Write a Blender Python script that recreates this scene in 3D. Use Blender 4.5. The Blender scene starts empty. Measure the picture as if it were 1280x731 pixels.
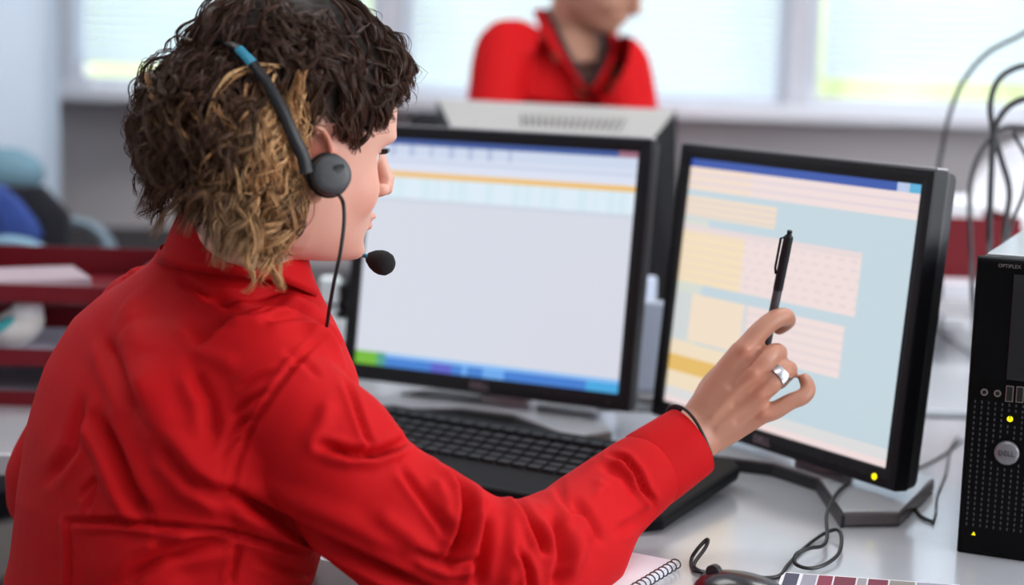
import bpy, bmesh, math, random
import numpy as np
from mathutils import Vector, Matrix
random.seed(7); rng = np.random.default_rng(11)
S = bpy.context.scene
COL = S.collection
PI = math.pi
R_ = math.radians
# ---------------------------------------------------------------- camera
FPX = 2100.0; CW, CH = 1280, 731
PITCH, ROLL = R_(8.6), R_(1.65)
CAM = np.array([0., 0., 1.225])
_f = np.array([0, math.cos(PITCH), -math.sin(PITCH)]); _u = np.array([0, math.sin(PITCH), math.cos(PITCH)]); _r = np.array([1., 0, 0])
CR = math.cos(ROLL)*_r + math.sin(ROLL)*_u
CU = -math.sin(ROLL)*_r + math.cos(ROLL)*_u
CF = _f
cam = bpy.data.cameras.new('camera'); camo = bpy.data.objects.new('camera', cam); COL.objects.link(camo)
M = Matrix.Identity(4)
for i in range(3):
    M[i][0] = CR[i]; M[i][1] = CU[i]; M[i][2] = -CF[i]; M[i][3] = CAM[i]
camo.matrix_world = M
cam.sensor_width = 36; cam.lens = 36*FPX/CW
cam.clip_start = 0.02; cam.clip_end = 200
cam.dof.use_dof = True; cam.dof.focus_distance = 1.55; cam.dof.aperture_fstop = 2.6
S.camera = camo
# ---------------------------------------------------------------- world and lights
S.view_settings.view_transform = 'Standard'; S.view_settings.look = 'None'
S.view_settings.exposure = 0.0; S.view_settings.gamma = 1.0; S.view_settings.use_curve_mapping = False
w = bpy.data.worlds.new('overcast_sky'); S.world = w; w.use_nodes = True
wn = w.node_tree; bg = wn.nodes['Background']
tc = wn.nodes.new('ShaderNodeTexCoord'); sx = wn.nodes.new('ShaderNodeSeparateXYZ'); rp = wn.nodes.new('ShaderNodeValToRGB')
wn.links.new(tc.outputs['Generated'], sx.inputs[0]); wn.links.new(sx.outputs['Z'], rp.inputs[0]); wn.links.new(rp.outputs[0], bg.inputs[0])
rp.color_ramp.elements[0].color = (.93, .96, 1, 1); rp.color_ramp.elements[1].color = (.72, .85, 1, 1)
bg.inputs[1].default_value = 4.6
def area(name, loc, target, sx_, sy_, power, color=(1, 1, 1)):
    l = bpy.data.lights.new(name, 'AREA'); l.shape = 'RECTANGLE'; l.size = sx_; l.size_y = sy_; l.energy = power; l.color = color
    o = bpy.data.objects.new(name, l); COL.objects.link(o); o.location = loc
    o.rotation_euler = (Vector(target)-Vector(loc)).to_track_quat('-Z', 'Y').to_euler()
    return o
area('side_key_light', (2.95, 0.4, 1.75), (0, 1.3, .9), 2.2, 1.3, 54, (.97, .98, 1))  # added key light from the right, its source out of view
area('ceiling_panel_light', (0.1, 0.6, 2.66), (0.1, .6, 0), 1.2, .6, 9, (1, .98, .95))
area('ceiling_panel_light', (0.9, 2.6, 2.66), (0.9, 2.6, 0), 1.2, .6, 20, (1, .98, .95))
area('ceiling_panel_light', (-1.0, 2.6, 2.66), (-1.0, 2.6, 0), 1.2, .6, 16, (1, .98, .95))
# ---------------------------------------------------------------- helpers
def P(px, py, d):
    return CAM + CF*d + CR*((px-CW/2)/FPX*d) + CU*((CH/2-py)/FPX*d)
def D(px, py, z=.74):
    dr = CF + CR*((px-CW/2)/FPX) + CU*((CH/2-py)/FPX)
    return CAM + dr*((z-CAM[2])/dr[2])
def proj(V):
    q = V-CAM; d = q@CF
    return np.stack([CW/2+FPX*(q@CR)/d, CH/2-FPX*(q@CU)/d], -1), d
def nrm(v):
    v = np.asarray(v, float); return v/(np.linalg.norm(v)+1e-12)

MATS = {}
def mat(name, col, rough=.5, metal=0., coat=0., noise=0., nscale=40., bump=0., bscale=200., emit=None, estr=0., sss=0., sheen=0., trans=0., alpha=1., spec=.5, aniso=None):
    m = bpy.data.materials.new(name); m.use_nodes = True; nt = m.node_tree; b = nt.nodes['Principled BSDF']
    b.inputs['Base Color'].default_value = (*col, 1); b.inputs['Roughness'].default_value = rough; b.inputs['Metallic'].default_value = metal
    b.inputs['Coat Weight'].default_value = coat; b.inputs['Specular IOR Level'].default_value = spec
    if sheen: b.inputs['Sheen Weight'].default_value = sheen; b.inputs['Sheen Roughness'].default_value = .4
    if sss:
        b.inputs['Subsurface Weight'].default_value = sss; b.inputs['Subsurface Radius'].default_value = (1, .35, .2); b.inputs['Subsurface Scale'].default_value = .006
    if trans: b.inputs['Transmission Weight'].default_value = trans
    if emit: b.inputs['Emission Color'].default_value = (*emit, 1); b.inputs['Emission Strength'].default_value = estr
    co = nt.nodes.new('ShaderNodeTexCoord')
    if noise:
        n = nt.nodes.new('ShaderNodeTexNoise'); n.inputs['Scale'].default_value = nscale; n.inputs['Detail'].default_value = 4
        mx = nt.nodes.new('ShaderNodeMix'); mx.data_type = 'RGBA'
        mx.inputs[6].default_value = (*[c*(1-noise) for c in col], 1); mx.inputs[7].default_value = (*[min(1, c*(1+noise)) for c in col], 1)
        nt.links.new(co.outputs['Object'], n.inputs['Vector']); nt.links.new(n.outputs[0], mx.inputs[0]); nt.links.new(mx.outputs[2], b.inputs['Base Color'])
    if bump:
        n = nt.nodes.new('ShaderNodeTexNoise'); n.inputs['Scale'].default_value = bscale; n.inputs['Detail'].default_value = 3
        bp = nt.nodes.new('ShaderNodeBump'); bp.inputs['Strength'].default_value = bump; bp.inputs['Distance'].default_value = .001
        nt.links.new(co.outputs['Object'], n.inputs['Vector']); nt.links.new(n.outputs[0], bp.inputs['Height']); nt.links.new(bp.outputs[0], b.inputs['Normal'])
    MATS[name] = m
    return m
def attr_mat(name, attr='Col', rough=.5, emit=0., spec=.5, bump=0., bscale=200, sss=0., aniso=0):
    m = mat(name, (.5, .5, .5), rough, spec=spec, bump=bump, bscale=bscale, sss=sss); nt = m.node_tree; b = nt.nodes['Principled BSDF']
    a = nt.nodes.new('ShaderNodeVertexColor'); a.layer_name = attr
    nt.links.new(a.outputs[0], b.inputs['Base Color'])
    if emit:
        nt.links.new(a.outputs[0], b.inputs['Emission Color']); b.inputs['Emission Strength'].default_value = emit
        nt.links.remove(b.inputs['Base Color'].links[0]); b.inputs['Base Color'].default_value = (.01, .01, .01, 1)
    return m

class MB:
    def __init__(s): s.v = []; s.f = []
    def add(s, v, f):
        o = len(s.v); s.v += [tuple(map(float, p)) for p in v]; s.f += [tuple(i+o for i in q) for q in f]; return s
    def box(s, c, sx, sy, sz, ax=None):
        ax = np.eye(3) if ax is None else ax; c = np.asarray(c, float); v = []
        for k in (-1, 1):
            for j in (-1, 1):
                for i in (-1, 1): v.append(c+ax[0]*i*sx/2+ax[1]*j*sy/2+ax[2]*k*sz/2)
        return s.add(v, [(0, 2, 3, 1), (4, 5, 7, 6), (0, 1, 5, 4), (2, 6, 7, 3), (0, 4, 6, 2), (1, 3, 7, 5)])
    def loft(s, rings, cap=True, closed=False):
        n = len(rings[0]); v = [p for r in rings for p in r]; f = []
        m = len(rings)
        for i in range(m if closed else m-1):
            a = i*n; b = ((i+1) % m)*n
            for j in range(n): f.append((a+j, a+(j+1) % n, b+(j+1) % n, b+j))
        if cap and not closed:
            f.append(tuple(range(n-1, -1, -1))); f.append(tuple((m-1)*n+j for j in range(n)))
        return s.add(v, f)
    def tube(s, pts, rad, n=12, flat=1., up=None, cap=True, closed=False, ratio=None):
        pts = np.asarray(pts, float); m = len(pts)
        rad = np.full(m, rad) if np.isscalar(rad) else np.asarray(rad, float)
        T = np.gradient(pts, axis=0) if not closed else np.roll(pts, -1, 0)-np.roll(pts, 1, 0)
        T /= np.linalg.norm(T, axis=1)[:, None]+1e-12
        u = nrm(np.cross(T[0], [.31, .17, .93])) if up is None else None
        rings = []
        for i in range(m):
            if up is None: u = nrm(u - T[i]*(u@T[i]))
            else: u = nrm(np.asarray(up, float)-T[i]*(np.asarray(up)@T[i]))
            w_ = np.cross(T[i], u)
            fl = flat if ratio is None else ratio[i]
            rings.append([pts[i]+rad[i]*(math.cos(a)*w_+math.sin(a)*fl*u) for a in np.linspace(0, 2*PI, n, endpoint=False)])
        return s.loft(rings, cap, closed)
    def prism(s, poly, vec):
        poly = [np.asarray(p, float) for p in poly]; n = len(poly); vec = np.asarray(vec, float)
        return s.add(poly+[p+vec for p in poly], [tuple(range(n-1, -1, -1)), tuple(range(n, 2*n))]+[(i, (i+1) % n, n+(i+1) % n, n+i) for i in range(n)])
    def ell(s, c, rx, ry, rz, ax=None, nu=24, nv=14):
        ax = np.eye(3) if ax is None else np.asarray(ax); c = np.asarray(c, float); rings = []
        for i in range(1, nv):
            t = PI*i/nv
            rings.append([c+ax[0]*rx*math.sin(t)*math.cos(a)+ax[1]*ry*math.sin(t)*math.sin(a)-ax[2]*rz*math.cos(t) for a in np.linspace(0, 2*PI, nu, endpoint=False)])
        return s.loft(rings)
    def lathe(s, c, axis, prof, n=24):
        axis = nrm(axis); u = nrm(np.cross(axis, [.3, .9, .2])); w_ = np.cross(axis, u); c = np.asarray(c, float)
        return s.loft([[c+axis*h+r*(math.cos(a)*u+math.sin(a)*w_) for a in np.linspace(0, 2*PI, n, endpoint=False)] for r, h in prof])
def spline(pts, n=8, closed=False):
    pts = np.asarray(pts, float); m = len(pts); out = []
    if closed: idx = range(m); g = lambda i: pts[i % m]
    else: idx = range(m-1); g = lambda i: pts[min(max(i, 0), m-1)]
    for i in idx:
        a, b, c, d = g(i-1), g(i), g(i+1), g(i+2)
        for t in np.linspace(0, 1, n, endpoint=False):
            out.append(.5*((2*b)+(-a+c)*t+(2*a-5*b+4*c-d)*t*t+(-a+3*b-3*c+d)*t**3))
    if not closed: out.append(pts[-1])
    return np.array(out)
def wloc(o):
    l = np.zeros(3)
    while o is not None: l += np.array(o.location); o = o.parent
    return l
def tag(o, label=None, cat=None, group=None, kind=None):
    if label: o['label'] = label
    if cat: o['category'] = cat
    if group: o['group'] = group
    if kind: o['kind'] = kind
    return o
def thing(name, label, cat, loc, group=None):
    o = bpy.data.objects.new(name, None); COL.objects.link(o); o.location = [float(x) for x in loc]; o.empty_display_size = .05
    return tag(o, label, cat, group)
def link(name, me, parent=None, loc=None, label=None):
    o = bpy.data.objects.new(name, me); COL.objects.link(o)
    if parent is not None: o.parent = parent
    if loc is not None: o.location = [float(x) for x in loc]
    if label: o['label'] = label
    return o
def part(name, mb, m, parent=None, smooth=False, bevel=0., seg=2, label=None, origin=None, sharp=None):
    """mb in world coordinates -> one mesh object"""
    V = np.array(mb.v); base = wloc(parent) if parent is not None else np.zeros(3)
    c = V.mean(0) if origin is None else np.asarray(origin, float)
    me = bpy.data.meshes.new(name); me.from_pydata((V-c).tolist(), [], mb.f); me.update()
    if m is not None: me.materials.append(m)
    if smooth: me.polygons.foreach_set('use_smooth', [True]*len(me.polygons))
    bm = bmesh.new(); bm.from_mesh(me); bmesh.ops.recalc_face_normals(bm, faces=bm.faces); bm.to_mesh(me); bm.free()
    if smooth and sharp: me.set_sharp_from_angle(angle=R_(sharp))
    o = link(name, me, parent, c-base, label)
    if bevel:
        b = o.modifiers.new('b', 'BEVEL'); b.width = bevel; b.segments = seg; b.limit_method = 'ANGLE'; b.angle_limit = R_(40)
    return o
def remesh(mb, voxel, smooth=4, fac=.5):
    me = bpy.data.meshes.new('tmp'); me.from_pydata(mb.v, [], mb.f); me.update()
    bm = bmesh.new(); bm.from_mesh(me); bmesh.ops.recalc_face_normals(bm, faces=bm.faces); bm.to_mesh(me); bm.free()
    o = bpy.data.objects.new('tmp', me); COL.objects.link(o)
    r = o.modifiers.new('r', 'REMESH'); r.mode = 'VOXEL'; r.voxel_size = voxel
    sm = o.modifiers.new('s', 'SMOOTH'); sm.iterations = smooth; sm.factor = fac
    dg = bpy.context.evaluated_depsgraph_get(); dg.update()
    out = bpy.data.meshes.new_from_object(o.evaluated_get(dg), depsgraph=dg)
    bpy.data.objects.remove(o); bpy.data.meshes.remove(me)
    return out
def mget(me):
    n = len(me.vertices); V = np.empty(n*3); me.vertices.foreach_get('co', V)
    me.update(); N = np.empty(n*3); me.vertices.foreach_get('normal', N)
    return V.reshape(-1, 3), N.reshape(-1, 3)
def mset(me, V):
    me.vertices.foreach_set('co', V.ravel()); me.update()
def lap(me, V, mask, it=3):
    n = len(V); E = np.empty(len(me.edges)*2, int); me.edges.foreach_get('vertices', E); E = E.reshape(-1, 2)
    deg = np.bincount(E.ravel(), minlength=n)[:, None].astype(float)
    for _ in range(it):
        A = np.zeros_like(V)
        for k in range(3):
            A[:, k] = np.bincount(E[:, 0], V[E[:, 1], k], n)+np.bincount(E[:, 1], V[E[:, 0], k], n)
        V = V+(A/np.maximum(deg, 1)-V)*mask[:, None]*.5
    return V
def finish(name, me, m, parent, label=None):
    V, _ = mget(me); c = V.mean(0); mset(me, V-c); me.name = name; me.materials.clear(); me.materials.append(m)
    me.polygons.foreach_set('use_smooth', [True]*len(me.polygons))
    return link(name, me, parent, c-(wloc(parent) if parent is not None else 0), label)
def vcol(me, C, name='Col', domain='POINT'):
    a = me.color_attributes.new(name, 'FLOAT_COLOR', domain); C = np.concatenate([C, np.ones((len(C), 1))], 1).astype(np.float32)
    a.data.foreach_set('color', C.ravel())
def segdist(Q, poly):
    best = np.full(len(Q), 1e9); side = np.zeros(len(Q)); tpar = np.zeros(len(Q)); L = 0
    poly = np.asarray(poly, float); tot = np.linalg.norm(np.diff(poly, axis=0), axis=1).sum()
    for a, b in zip(poly[:-1], poly[1:]):
        ab = b-a; l = np.linalg.norm(ab); t = np.clip(((Q-a)@ab)/(l*l), 0, 1); q = Q-(a+t[:, None]*ab); d = np.linalg.norm(q, axis=1)
        m = d < best; best[m] = d[m]; side[m] = np.sign((ab[0]*q[:, 1]-ab[1]*q[:, 0]))[m]; tpar[m] = ((L+t*l)/tot)[m]; L += l
    return best, side, tpar
def text(name, s, origin, ax, size, m, parent, thick=.0003, align='CENTER', label=None, sy=1.):
    c = bpy.data.curves.new('t', 'FONT'); c.body = s; c.size = size; c.extrude = thick; c.align_x = align; c.align_y = 'CENTER'; c.resolution_u = 3
    o = bpy.data.objects.new('t', c); COL.objects.link(o); dg = bpy.context.evaluated_depsgraph_get()
    me = bpy.data.meshes.new_from_object(o.evaluated_get(dg), depsgraph=dg); bpy.data.objects.remove(o)
    V, _ = mget(me); V = V[:, :1]*ax[0]+V[:, 1:2]*ax[1]*sy+V[:, 2:]*ax[2]; mset(me, V); me.materials.clear(); me.materials.append(m); me.name = name
    return link(name, me, parent, np.asarray(origin)-(wloc(parent) if parent is not None else 0), label)
# ---------------------------------------------------------------- materials
black_pl = mat('black_plastic', (.007, .007, .009), .42, noise=.2, nscale=30, spec=.3)
dark_pl = mat('charcoal_plastic', (.035, .035, .04), .42, bump=.15, bscale=900)
silver_pl = mat('silver_plastic', (.42, .42, .44), .3, metal=.35)
grey_pl = mat('grey_plastic', (.30, .29, .30), .45, noise=.1)
white_m = mat('white_paint', (.80, .82, .86), .55, noise=.03, nscale=3)
wall_m = mat('grey_wall_paint', (.50, .475, .49), .75, noise=.05, nscale=2.5, bump=.1)
sill_m = mat('sill_paint', (.66, .68, .74), .5, noise=.03)
desk_m = mat('desk_laminate', (.55, .565, .60), .22, coat=.8, noise=.05, nscale=25, bump=.03, bscale=600, spec=.8)
desk_m.node_tree.nodes['Principled BSDF'].inputs['Coat Roughness'].default_value = .16; desk_m.node_tree.nodes['Principled BSDF'].inputs['Coat IOR'].default_value = 1.9
edge_m = mat('brown_edge', (.12, .085, .075), .45, noise=.1)
floor_m = mat('floor_carpet', (.30, .265, .25), .9, noise=.2, nscale=60, bump=.4)
paper_m = mat('paper', (.78, .77, .82), .8, noise=.02)
red_pl = mat('red_plastic', (.15, .003, .009), .5, noise=.1, spec=.3)
deep_m = mat('shaded_black', (.004, .004, .005), .6, spec=.1)
steel_m = mat('brushed_steel', (.60, .60, .62), .28, metal=1., noise=.1, nscale=300)
blue_m = mat('blue_fabric', (.03, .07, .30), .8, noise=.2, bump=.3)
bluegrey_m = mat('blue_grey_tube', (.22, .38, .50), .35, metal=.2)
blackfab_m = mat('black_fabric', (.010, .010, .016), .9, noise=.2, bump=.4)
rubber_m = mat('black_rubber', (.008, .008, .009), .45)
foam_m = mat('black_foam', (.006, .006, .007), .95, bump=1., bscale=1500)
teal_m = mat('teal_plastic', (.02, .22, .33), .35)
# ---------------------------------------------------------------- room
DW = 4.05                                  # distance of the window wall
wy = lambda x: DW-.035*x                   # wall slightly turned
th = math.atan(-.035); WX = np.array([math.cos(th), math.sin(th), 0]); WN = np.array([-math.sin(th), math.cos(th), 0]); WAX = np.array([WX, WN, [0, 0, 1.]])
def wp(x, z, off=0.): return np.array([0, DW, 0])+WX*x+WN*off+np.array([0, 0, z])
def struct(name, mb, m, **k): return tag(part(name, mb, m, **k), kind='structure')
def px2wx(px, py=100):
    a = P(px, py, 1)-CAM; t = (np.array([0, DW, 0])-CAM)@WN/(a@WN); return float((CAM+a*t-np.array([0, DW, 0]))@WX)
def px2wz(px, py):
    a = P(px, py, 1)-CAM; t = (np.array([0, DW, 0])-CAM)@WN/(a@WN); return float((CAM+a*t)[2])
zs = px2wz(900, 146)                       # sill underside
zst = zs+.035
struct('floor', MB().box((0.2, .8, -.05), 6.6, 7.2, .1), floor_m)
struct('ceiling', MB().box((0.2, .8, 2.75), 6.6, 7.2, .1), white_m)
struct('wall_back_low', MB().box(wp(.2, zs/2, .10), 6.4, .18, zs, WAX), wall_m).name = 'wall_back'
struct('wall_upper', MB().box(wp(.2, 2.35, .10), 6.4, .18, .8, WAX), white_m).name = 'wall_back_upper'
xw = [px2wx(84), px2wx(474), px2wx(500), px2wx(984), px2wx(1010), px2wx(1500)]
struct('trim_1', MB().box(wp(.2, zs+.0175, .01), 6.4, .34, .035, WAX), sill_m, bevel=.004)
k = 1
for a, b in ((-3.1, xw[0]), (xw[1], xw[2]), (xw[3], xw[4]), (xw[5], 3.2)):
    struct('wall_pier_%d' % k, MB().box(wp((a+b)/2, (zst+1.95)/2, .07), b-a, .14, 1.95-zst, WAX), mat('pier_paint_%d' % k, (.50, .50, .545), .6, noise=.03)); k += 1
struct('wall_left', MB().box((-3.05, .8, 1.35), .1, 7.2, 2.7), white_m)
# side wall, its unseen opening added to go with the side key light
sw = MB(); sw.box((3.15, .8, .5), .1, 7.2, 1.0); sw.box((3.15, .8, 2.55), .1, 7.2, .3); sw.box((3.15, -1.95, 1.7), .1, 1.7, 1.4); sw.box((3.15, 3.3, 1.7), .1, 2.2, 1.4)
struct('wall_right', sw, white_m)
struct('wall_rear', MB().box((0.2, -2.75, 1.35), 6.6, .1, 2.7), white_m)
glass_m = mat('window_glass', (1, 1, 1), .02, trans=1.); glass_m.node_tree.nodes['Principled BSDF'].inputs['IOR'].default_value = 1.01
frame_m = mat('window_frame_paint', (.62, .63, .68), .45)
blind_m = mat('blind_slat', (.80, .83, .86), .6)
_b = blind_m.node_tree; _tr = _b.nodes.new('ShaderNodeBsdfTranslucent'); _tr.inputs[0].default_value = (.86, .92, .97, 1); _mx = _b.nodes.new('ShaderNodeMixShader'); _mx.inputs[0].default_value = .55
_b.links.new(_b.nodes['Principled BSDF'].outputs[0], _mx.inputs[1]); _b.links.new(_tr.outputs[0], _mx.inputs[2]); _b.links.new(_mx.outputs[0], _b.nodes['Material Output'].inputs[0])
blind_bottom = {1: px2wz(200, 76), 2: px2wz(740, 112), 3: px2wz(1150, 96)}
for k, (a, b) in enumerate(((xw[0], xw[1]), (xw[2], xw[3]), (xw[4], xw[5])), 1):
    wo = thing('window_%d' % k, None, None, wp((a+b)/2, zst, .05)); wo['kind'] = 'structure'
    fr = MB(); t = .028
    fr.box(wp(a+t/2, (zst+1.95)/2, .06), t, .05, 1.95-zst, WAX); fr.box(wp(b-t/2, (zst+1.95)/2, .06), t, .05, 1.95-zst, WAX)
    fr.box(wp((a+b)/2, zst+.008, .06), b-a-2*t, .05, .016, WAX); fr.box(wp((a+b)/2, 1.95-t/2, .06), b-a-2*t, .05, t, WAX)
    part('window_frame', fr, frame_m, wo, bevel=.003)
    part('pane', MB().box(wp((a+b)/2, (zst+1.95)/2, .062), b-a-2*t, .004, 1.95-zst-.05, WAX), glass_m, wo)
    bl = thing('window_blind', ['white slatted blind in the left window behind the curly hair', 'white slatted blind in the middle window behind the standing person', 'white slatted blind in the right window above the computer tower'][k-1], 'blind', wp((a+b)/2, blind_bottom[k], 0), 'window blinds')
    sl = MB(); ax = np.array([WX, nrm(WN*math.cos(.86)-np.array([0, 0, 1])*math.sin(.86)), np.cross(WX, nrm(WN*math.cos(.86)-np.array([0, 0, 1])*math.sin(.86)))])
    L = b-a-.06; w0 = .021
    rings = []
    for s_ in (-L/2, L/2):
        rings.append([WX*s_+ax[1]*u+ax[2]*(.0022*(1-(u/(w0/2))**2)+h) for u, h in ((-w0/2, 0), (0, 0), (w0/2, 0), (w0/2, -.0005), (0, -.0005), (-w0/2, -.0005))])
    sl.loft(rings)
    z = blind_bottom[k]+.016; first = None
    while z < 1.9:
        if first is None:
            first = part('slat', MB().add(np.array(sl.v)+wp((a+b)/2, z, -.03), sl.f), blind_m, bl, origin=wp((a+b)/2, z, -.03))
        else:
            o = first.copy(); COL.objects.link(o); o.location = Vector((wp((a+b)/2, z, -.03)-wloc(bl)).tolist())
        z += .0195
    part('bottom_rail', MB().box(wp((a+b)/2, blind_bottom[k], -.03), L, .018, .012, WAX), blind_m, bl, bevel=.002)
    part('head_rail', MB().box(wp((a+b)/2, 1.925, -.03), L, .03, .04, WAX), blind_m, bl, bevel=.002)
    for q in (.12, .88):
        part('cord', MB().tube([wp(a+(b-a)*q, 1.92, -.03), wp(a+(b-a)*q, blind_bottom[k], -.03)], .001, 6), blind_m, bl)
# outdoors
lawn_m = mat('sunny_lawn', (.15, .20, .07), .9, noise=.3, nscale=1.5)
tag(part('lawn', MB().box((0, 24, -.6), 60, 38, .1), lawn_m), 'bright green lawn outside the windows', 'lawn', kind='structure')
hd = MB()
for i in range(26):
    x = -13+i*1.05; hd.ell((x, 11+rng.uniform(-.4, .4), .5), .9, .7, rng.uniform(1.3, 1.7), nu=12, nv=8)
tag(part('hedge', hd, mat('hedge_leaves', (.44, .48, .26), .9, noise=.5, nscale=3), smooth=True), 'blurred yellow-green hedge beyond the windows', 'hedge', kind='stuff')
# white pier/curtain at the far left
pa = P(-60, 100, 3.75); pb = P(74, 100, 3.75)
pc = MB(); n_ = 60; front = []
for i in range(n_+1):
    t = i/n_; x = -2.2+(pb[0]+2.2)*t; front.append(np.array([x, 3.75+.035*math.sin(t*34)*(.5+.5*math.sin(t*9)), 0]))
pc.prism([p+np.array([0, 0, .62]) for p in front]+[p+np.array([0, .012, .62]) for p in front[::-1]], (0, 0, 2.0))
tag(part('curtain', pc, mat('pale_curtain', (.62, .72, .84), .85, bump=.2), smooth=True, sharp=50), 'pale blue-white curtain hanging at the left end of the window wall', 'curtain')
# ---------------------------------------------------------------- desks
TZ = .74
e1 = D(0, 668); e2 = D(398, 712); dv = nrm(e2-e1)
fR = e1+dv*2.6; fL = e1-dv*1.0
bk = D(1175, 523); 
dvb = nrm(D(1200, 523)-D(700, 512))
bkL = bk-dvb*2.4; bkR = bk+dvb*1.1
desk = thing('desk', 'long light grey laminate desk carrying the screens and keyboard', 'desk', ((fL+bkR)/2)*[1, 1, 0])
BRv = np.array([math.sin(R_(38)), -math.cos(R_(38)), 0]); BFv = np.array([math.cos(R_(38)), math.sin(R_(38)), 0])
e2 = e2+BFv*.012; fK = e2-BRv*.47; fL = fK*1.; fL[0] = -.98; fL[1] = fK[1]+.03; bkL = bk-dvb*((bk[0]+.98)/dvb[0])
poly = [np.array([*p[:2], TZ-.026]) for p in (fL, fK, e2, fR, bkR, bkL)]
part('desk_top', MB().prism(poly, (0, 0, .026)), desk_m, desk, bevel=.003)
cen = sum(poly)/6
for p in (poly[0], poly[3], poly[4], poly[5]):
    q = p+(cen-p)*.08; part('leg', MB().box((q[0], q[1], (TZ-.026)/2), .05, .05, TZ-.026), silver_pl, desk, bevel=.004)
nv_ = np.array([-dv[1], dv[0], 0]);
ebm = MB().prism([e2-nv_*.014-[0, 0, .03], fR-nv_*.014-[0, 0, .03], fR-nv_*.0005-[0, 0, .03], e2-nv_*.0005-[0, 0, .03]], (0, 0, .029))
part('edge_strip', ebm, edge_m, desk, bevel=.002, label='dark brown front edge strip')
# desk on the far side of the gap
nb = np.array([-dvb[1], dvb[0], 0]); g = .05
o1 = bk-dvb*((bk[0]+.66)/dvb[0])+nb*g; o2 = bkR+nb*g; far = 0.80
odesk = thing('opposite_desk', 'pale desk on the far side of the cable gap, behind the two screens', 'desk', ((o1+o2)/2)*[1, 1, 0])
part('desk_top', MB().prism([np.array([*p[:2], TZ-.026]) for p in (o1, o2, o2+nb*far, o1+nb*far)], (0, 0, .026)), mat('opposite_laminate', (.55, .58, .63), .22, noise=.03, spec=.6), odesk, bevel=.003)
for p in (o1, o2, o2+nb*far, o1+nb*far):
    q = p+((o1+o2)/2+nb*far/2-p)*.08; part('leg', MB().box((q[0], q[1], (TZ-.026)/2), .05, .05, TZ-.026), silver_pl, odesk, bevel=.004)
ct = thing('cable_channel', 'dark cable channel in the gap between the two desks', 'cable tray', (bk+nb*g/2)*[1, 1, 0]+[0, 0, .68])
part('channel', MB().prism([np.array([*p[:2], TZ-.012]) for p in (bk-dvb*((bk[0]+.66)/dvb[0])+nb*.006, bkR+nb*.006, bkR+nb*(g-.006), bk-dvb*((bk[0]+.66)/dvb[0])+nb*(g-.006))], (0, 0, .006)), black_pl, ct)
# ---------------------------------------------------------------- monitors
def screen_mesh(name, w_, h_, nx, ny, fn, O, ax, m, parent):
    xs = np.linspace(-w_/2, w_/2, nx+1); ys = np.linspace(h_/2, -h_/2, ny+1)
    V = np.array([O+ax[0]*x+ax[2]*y for y in ys for x in xs]); V -= wloc(parent)
    F = [(j*(nx+1)+i, (j+1)*(nx+1)+i, (j+1)*(nx+1)+i+1, j*(nx+1)+i+1) for j in range(ny) for i in range(nx)]
    me = bpy.data.meshes.new(name); me.from_pydata(V.tolist(), [], F); me.update(); me.materials.append(m)
    C = np.array([fn((i+.5)/nx, (j+.5)/ny) for j in range(ny) for i in range(nx)], float)
    C = np.where(C <= .04045, C/12.92, ((C+.055)/1.055)**2.4)
    vcol(me, np.repeat(C, 4, 0), domain='CORNER')
    o = link(name, me, parent); 
    return o
def scr1(u, v):
    if v < .028: return (.24, .34, .60) if u < .93 else (.62, .42, .5)
    if v < .075: return (.80, .84, .92) if (u*40) % 3 > .7 or u > .55 else (.70, .75, .86)
    if v < .12: return (.84, .87, .94) if not (.09 < v < .1) else (.76, .80, .89)
    if v < .142: return (.86, .88, .94)
    if v < .165: return (.93, .75, .45)
    if v < .26:
        k = math.sin(u*37)*math.sin(u*91)
        return (.83, .91, .94) if k > .15 else (.86, .92, .96)
    if v < .945: return (.835, .85, .895) if not .26 < v < .272 else (.80, .83, .88)
    if u < .085: return (.45, .72, .20)
    if u < .12: return (.30, .62, .55)
    if v < .955: return (.55, .75, .95)
    if .30 < u < .38: return (.36, .38, .78)
    if u > .88: return (.28, .66, .88)
    if .5 < u < .58 or .42 < u < .44: return (.42, .66, .92)
    return (.26, .50, .82)
def scr2(u, v):
    bgc = (.76, .83, .865)
    if v < .035:
        if u > .945: return (.36, .68, .84)
        if u > .90: return (.72, .78, .90)
        return (.22, .34, .66)
    if v < .125:
        if .055 < v < .065 or .09 < v < .1: return (.88, .82, .85)
        return (.93, .86, .85) if u > .3 else (.94, .86, .80)
    x = u; c = bgc
    t1 = math.sin(u*120)*math.sin(v*260)
    if .15 < v < .235 and u < .43: return (.93, .86, .78) if (v*100) % 2.4 > .5 else (.87, .82, .80)
    if .265 < v < .50 and u < .80:
        if .27 < v < .29: return (.90, .84, .84)
        if u < .3: return (.95, .87, .74) if (v*60) % 2 > .4 else (.92, .84, .76)
        return (.93, .86, .85) if (v*60) % 2 > .35 or t1 < 0 else (.89, .82, .83)
    if .545 < v < .735 and u < .77:
        if u < .08 or .335 < u < .35: return (.82, .84, .84)
        if u < .33: return (.94, .87, .78)
        return (.93, .86, .85) if (v*60) % 2 > .35 else (.89, .83, .84)
    if .745 < v < .93 and u < .36:
        if .80 < v < .865 and u < .30: return (.90, .74, .42)
        return (.94, .87, .76)
    if .93 < v < .972 : return (.86, .86, .86)
    if v >= .972: return (.94, .86, .86)
    if u < .12 and v > .24: return (.84, .86, .82)
    return c
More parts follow.
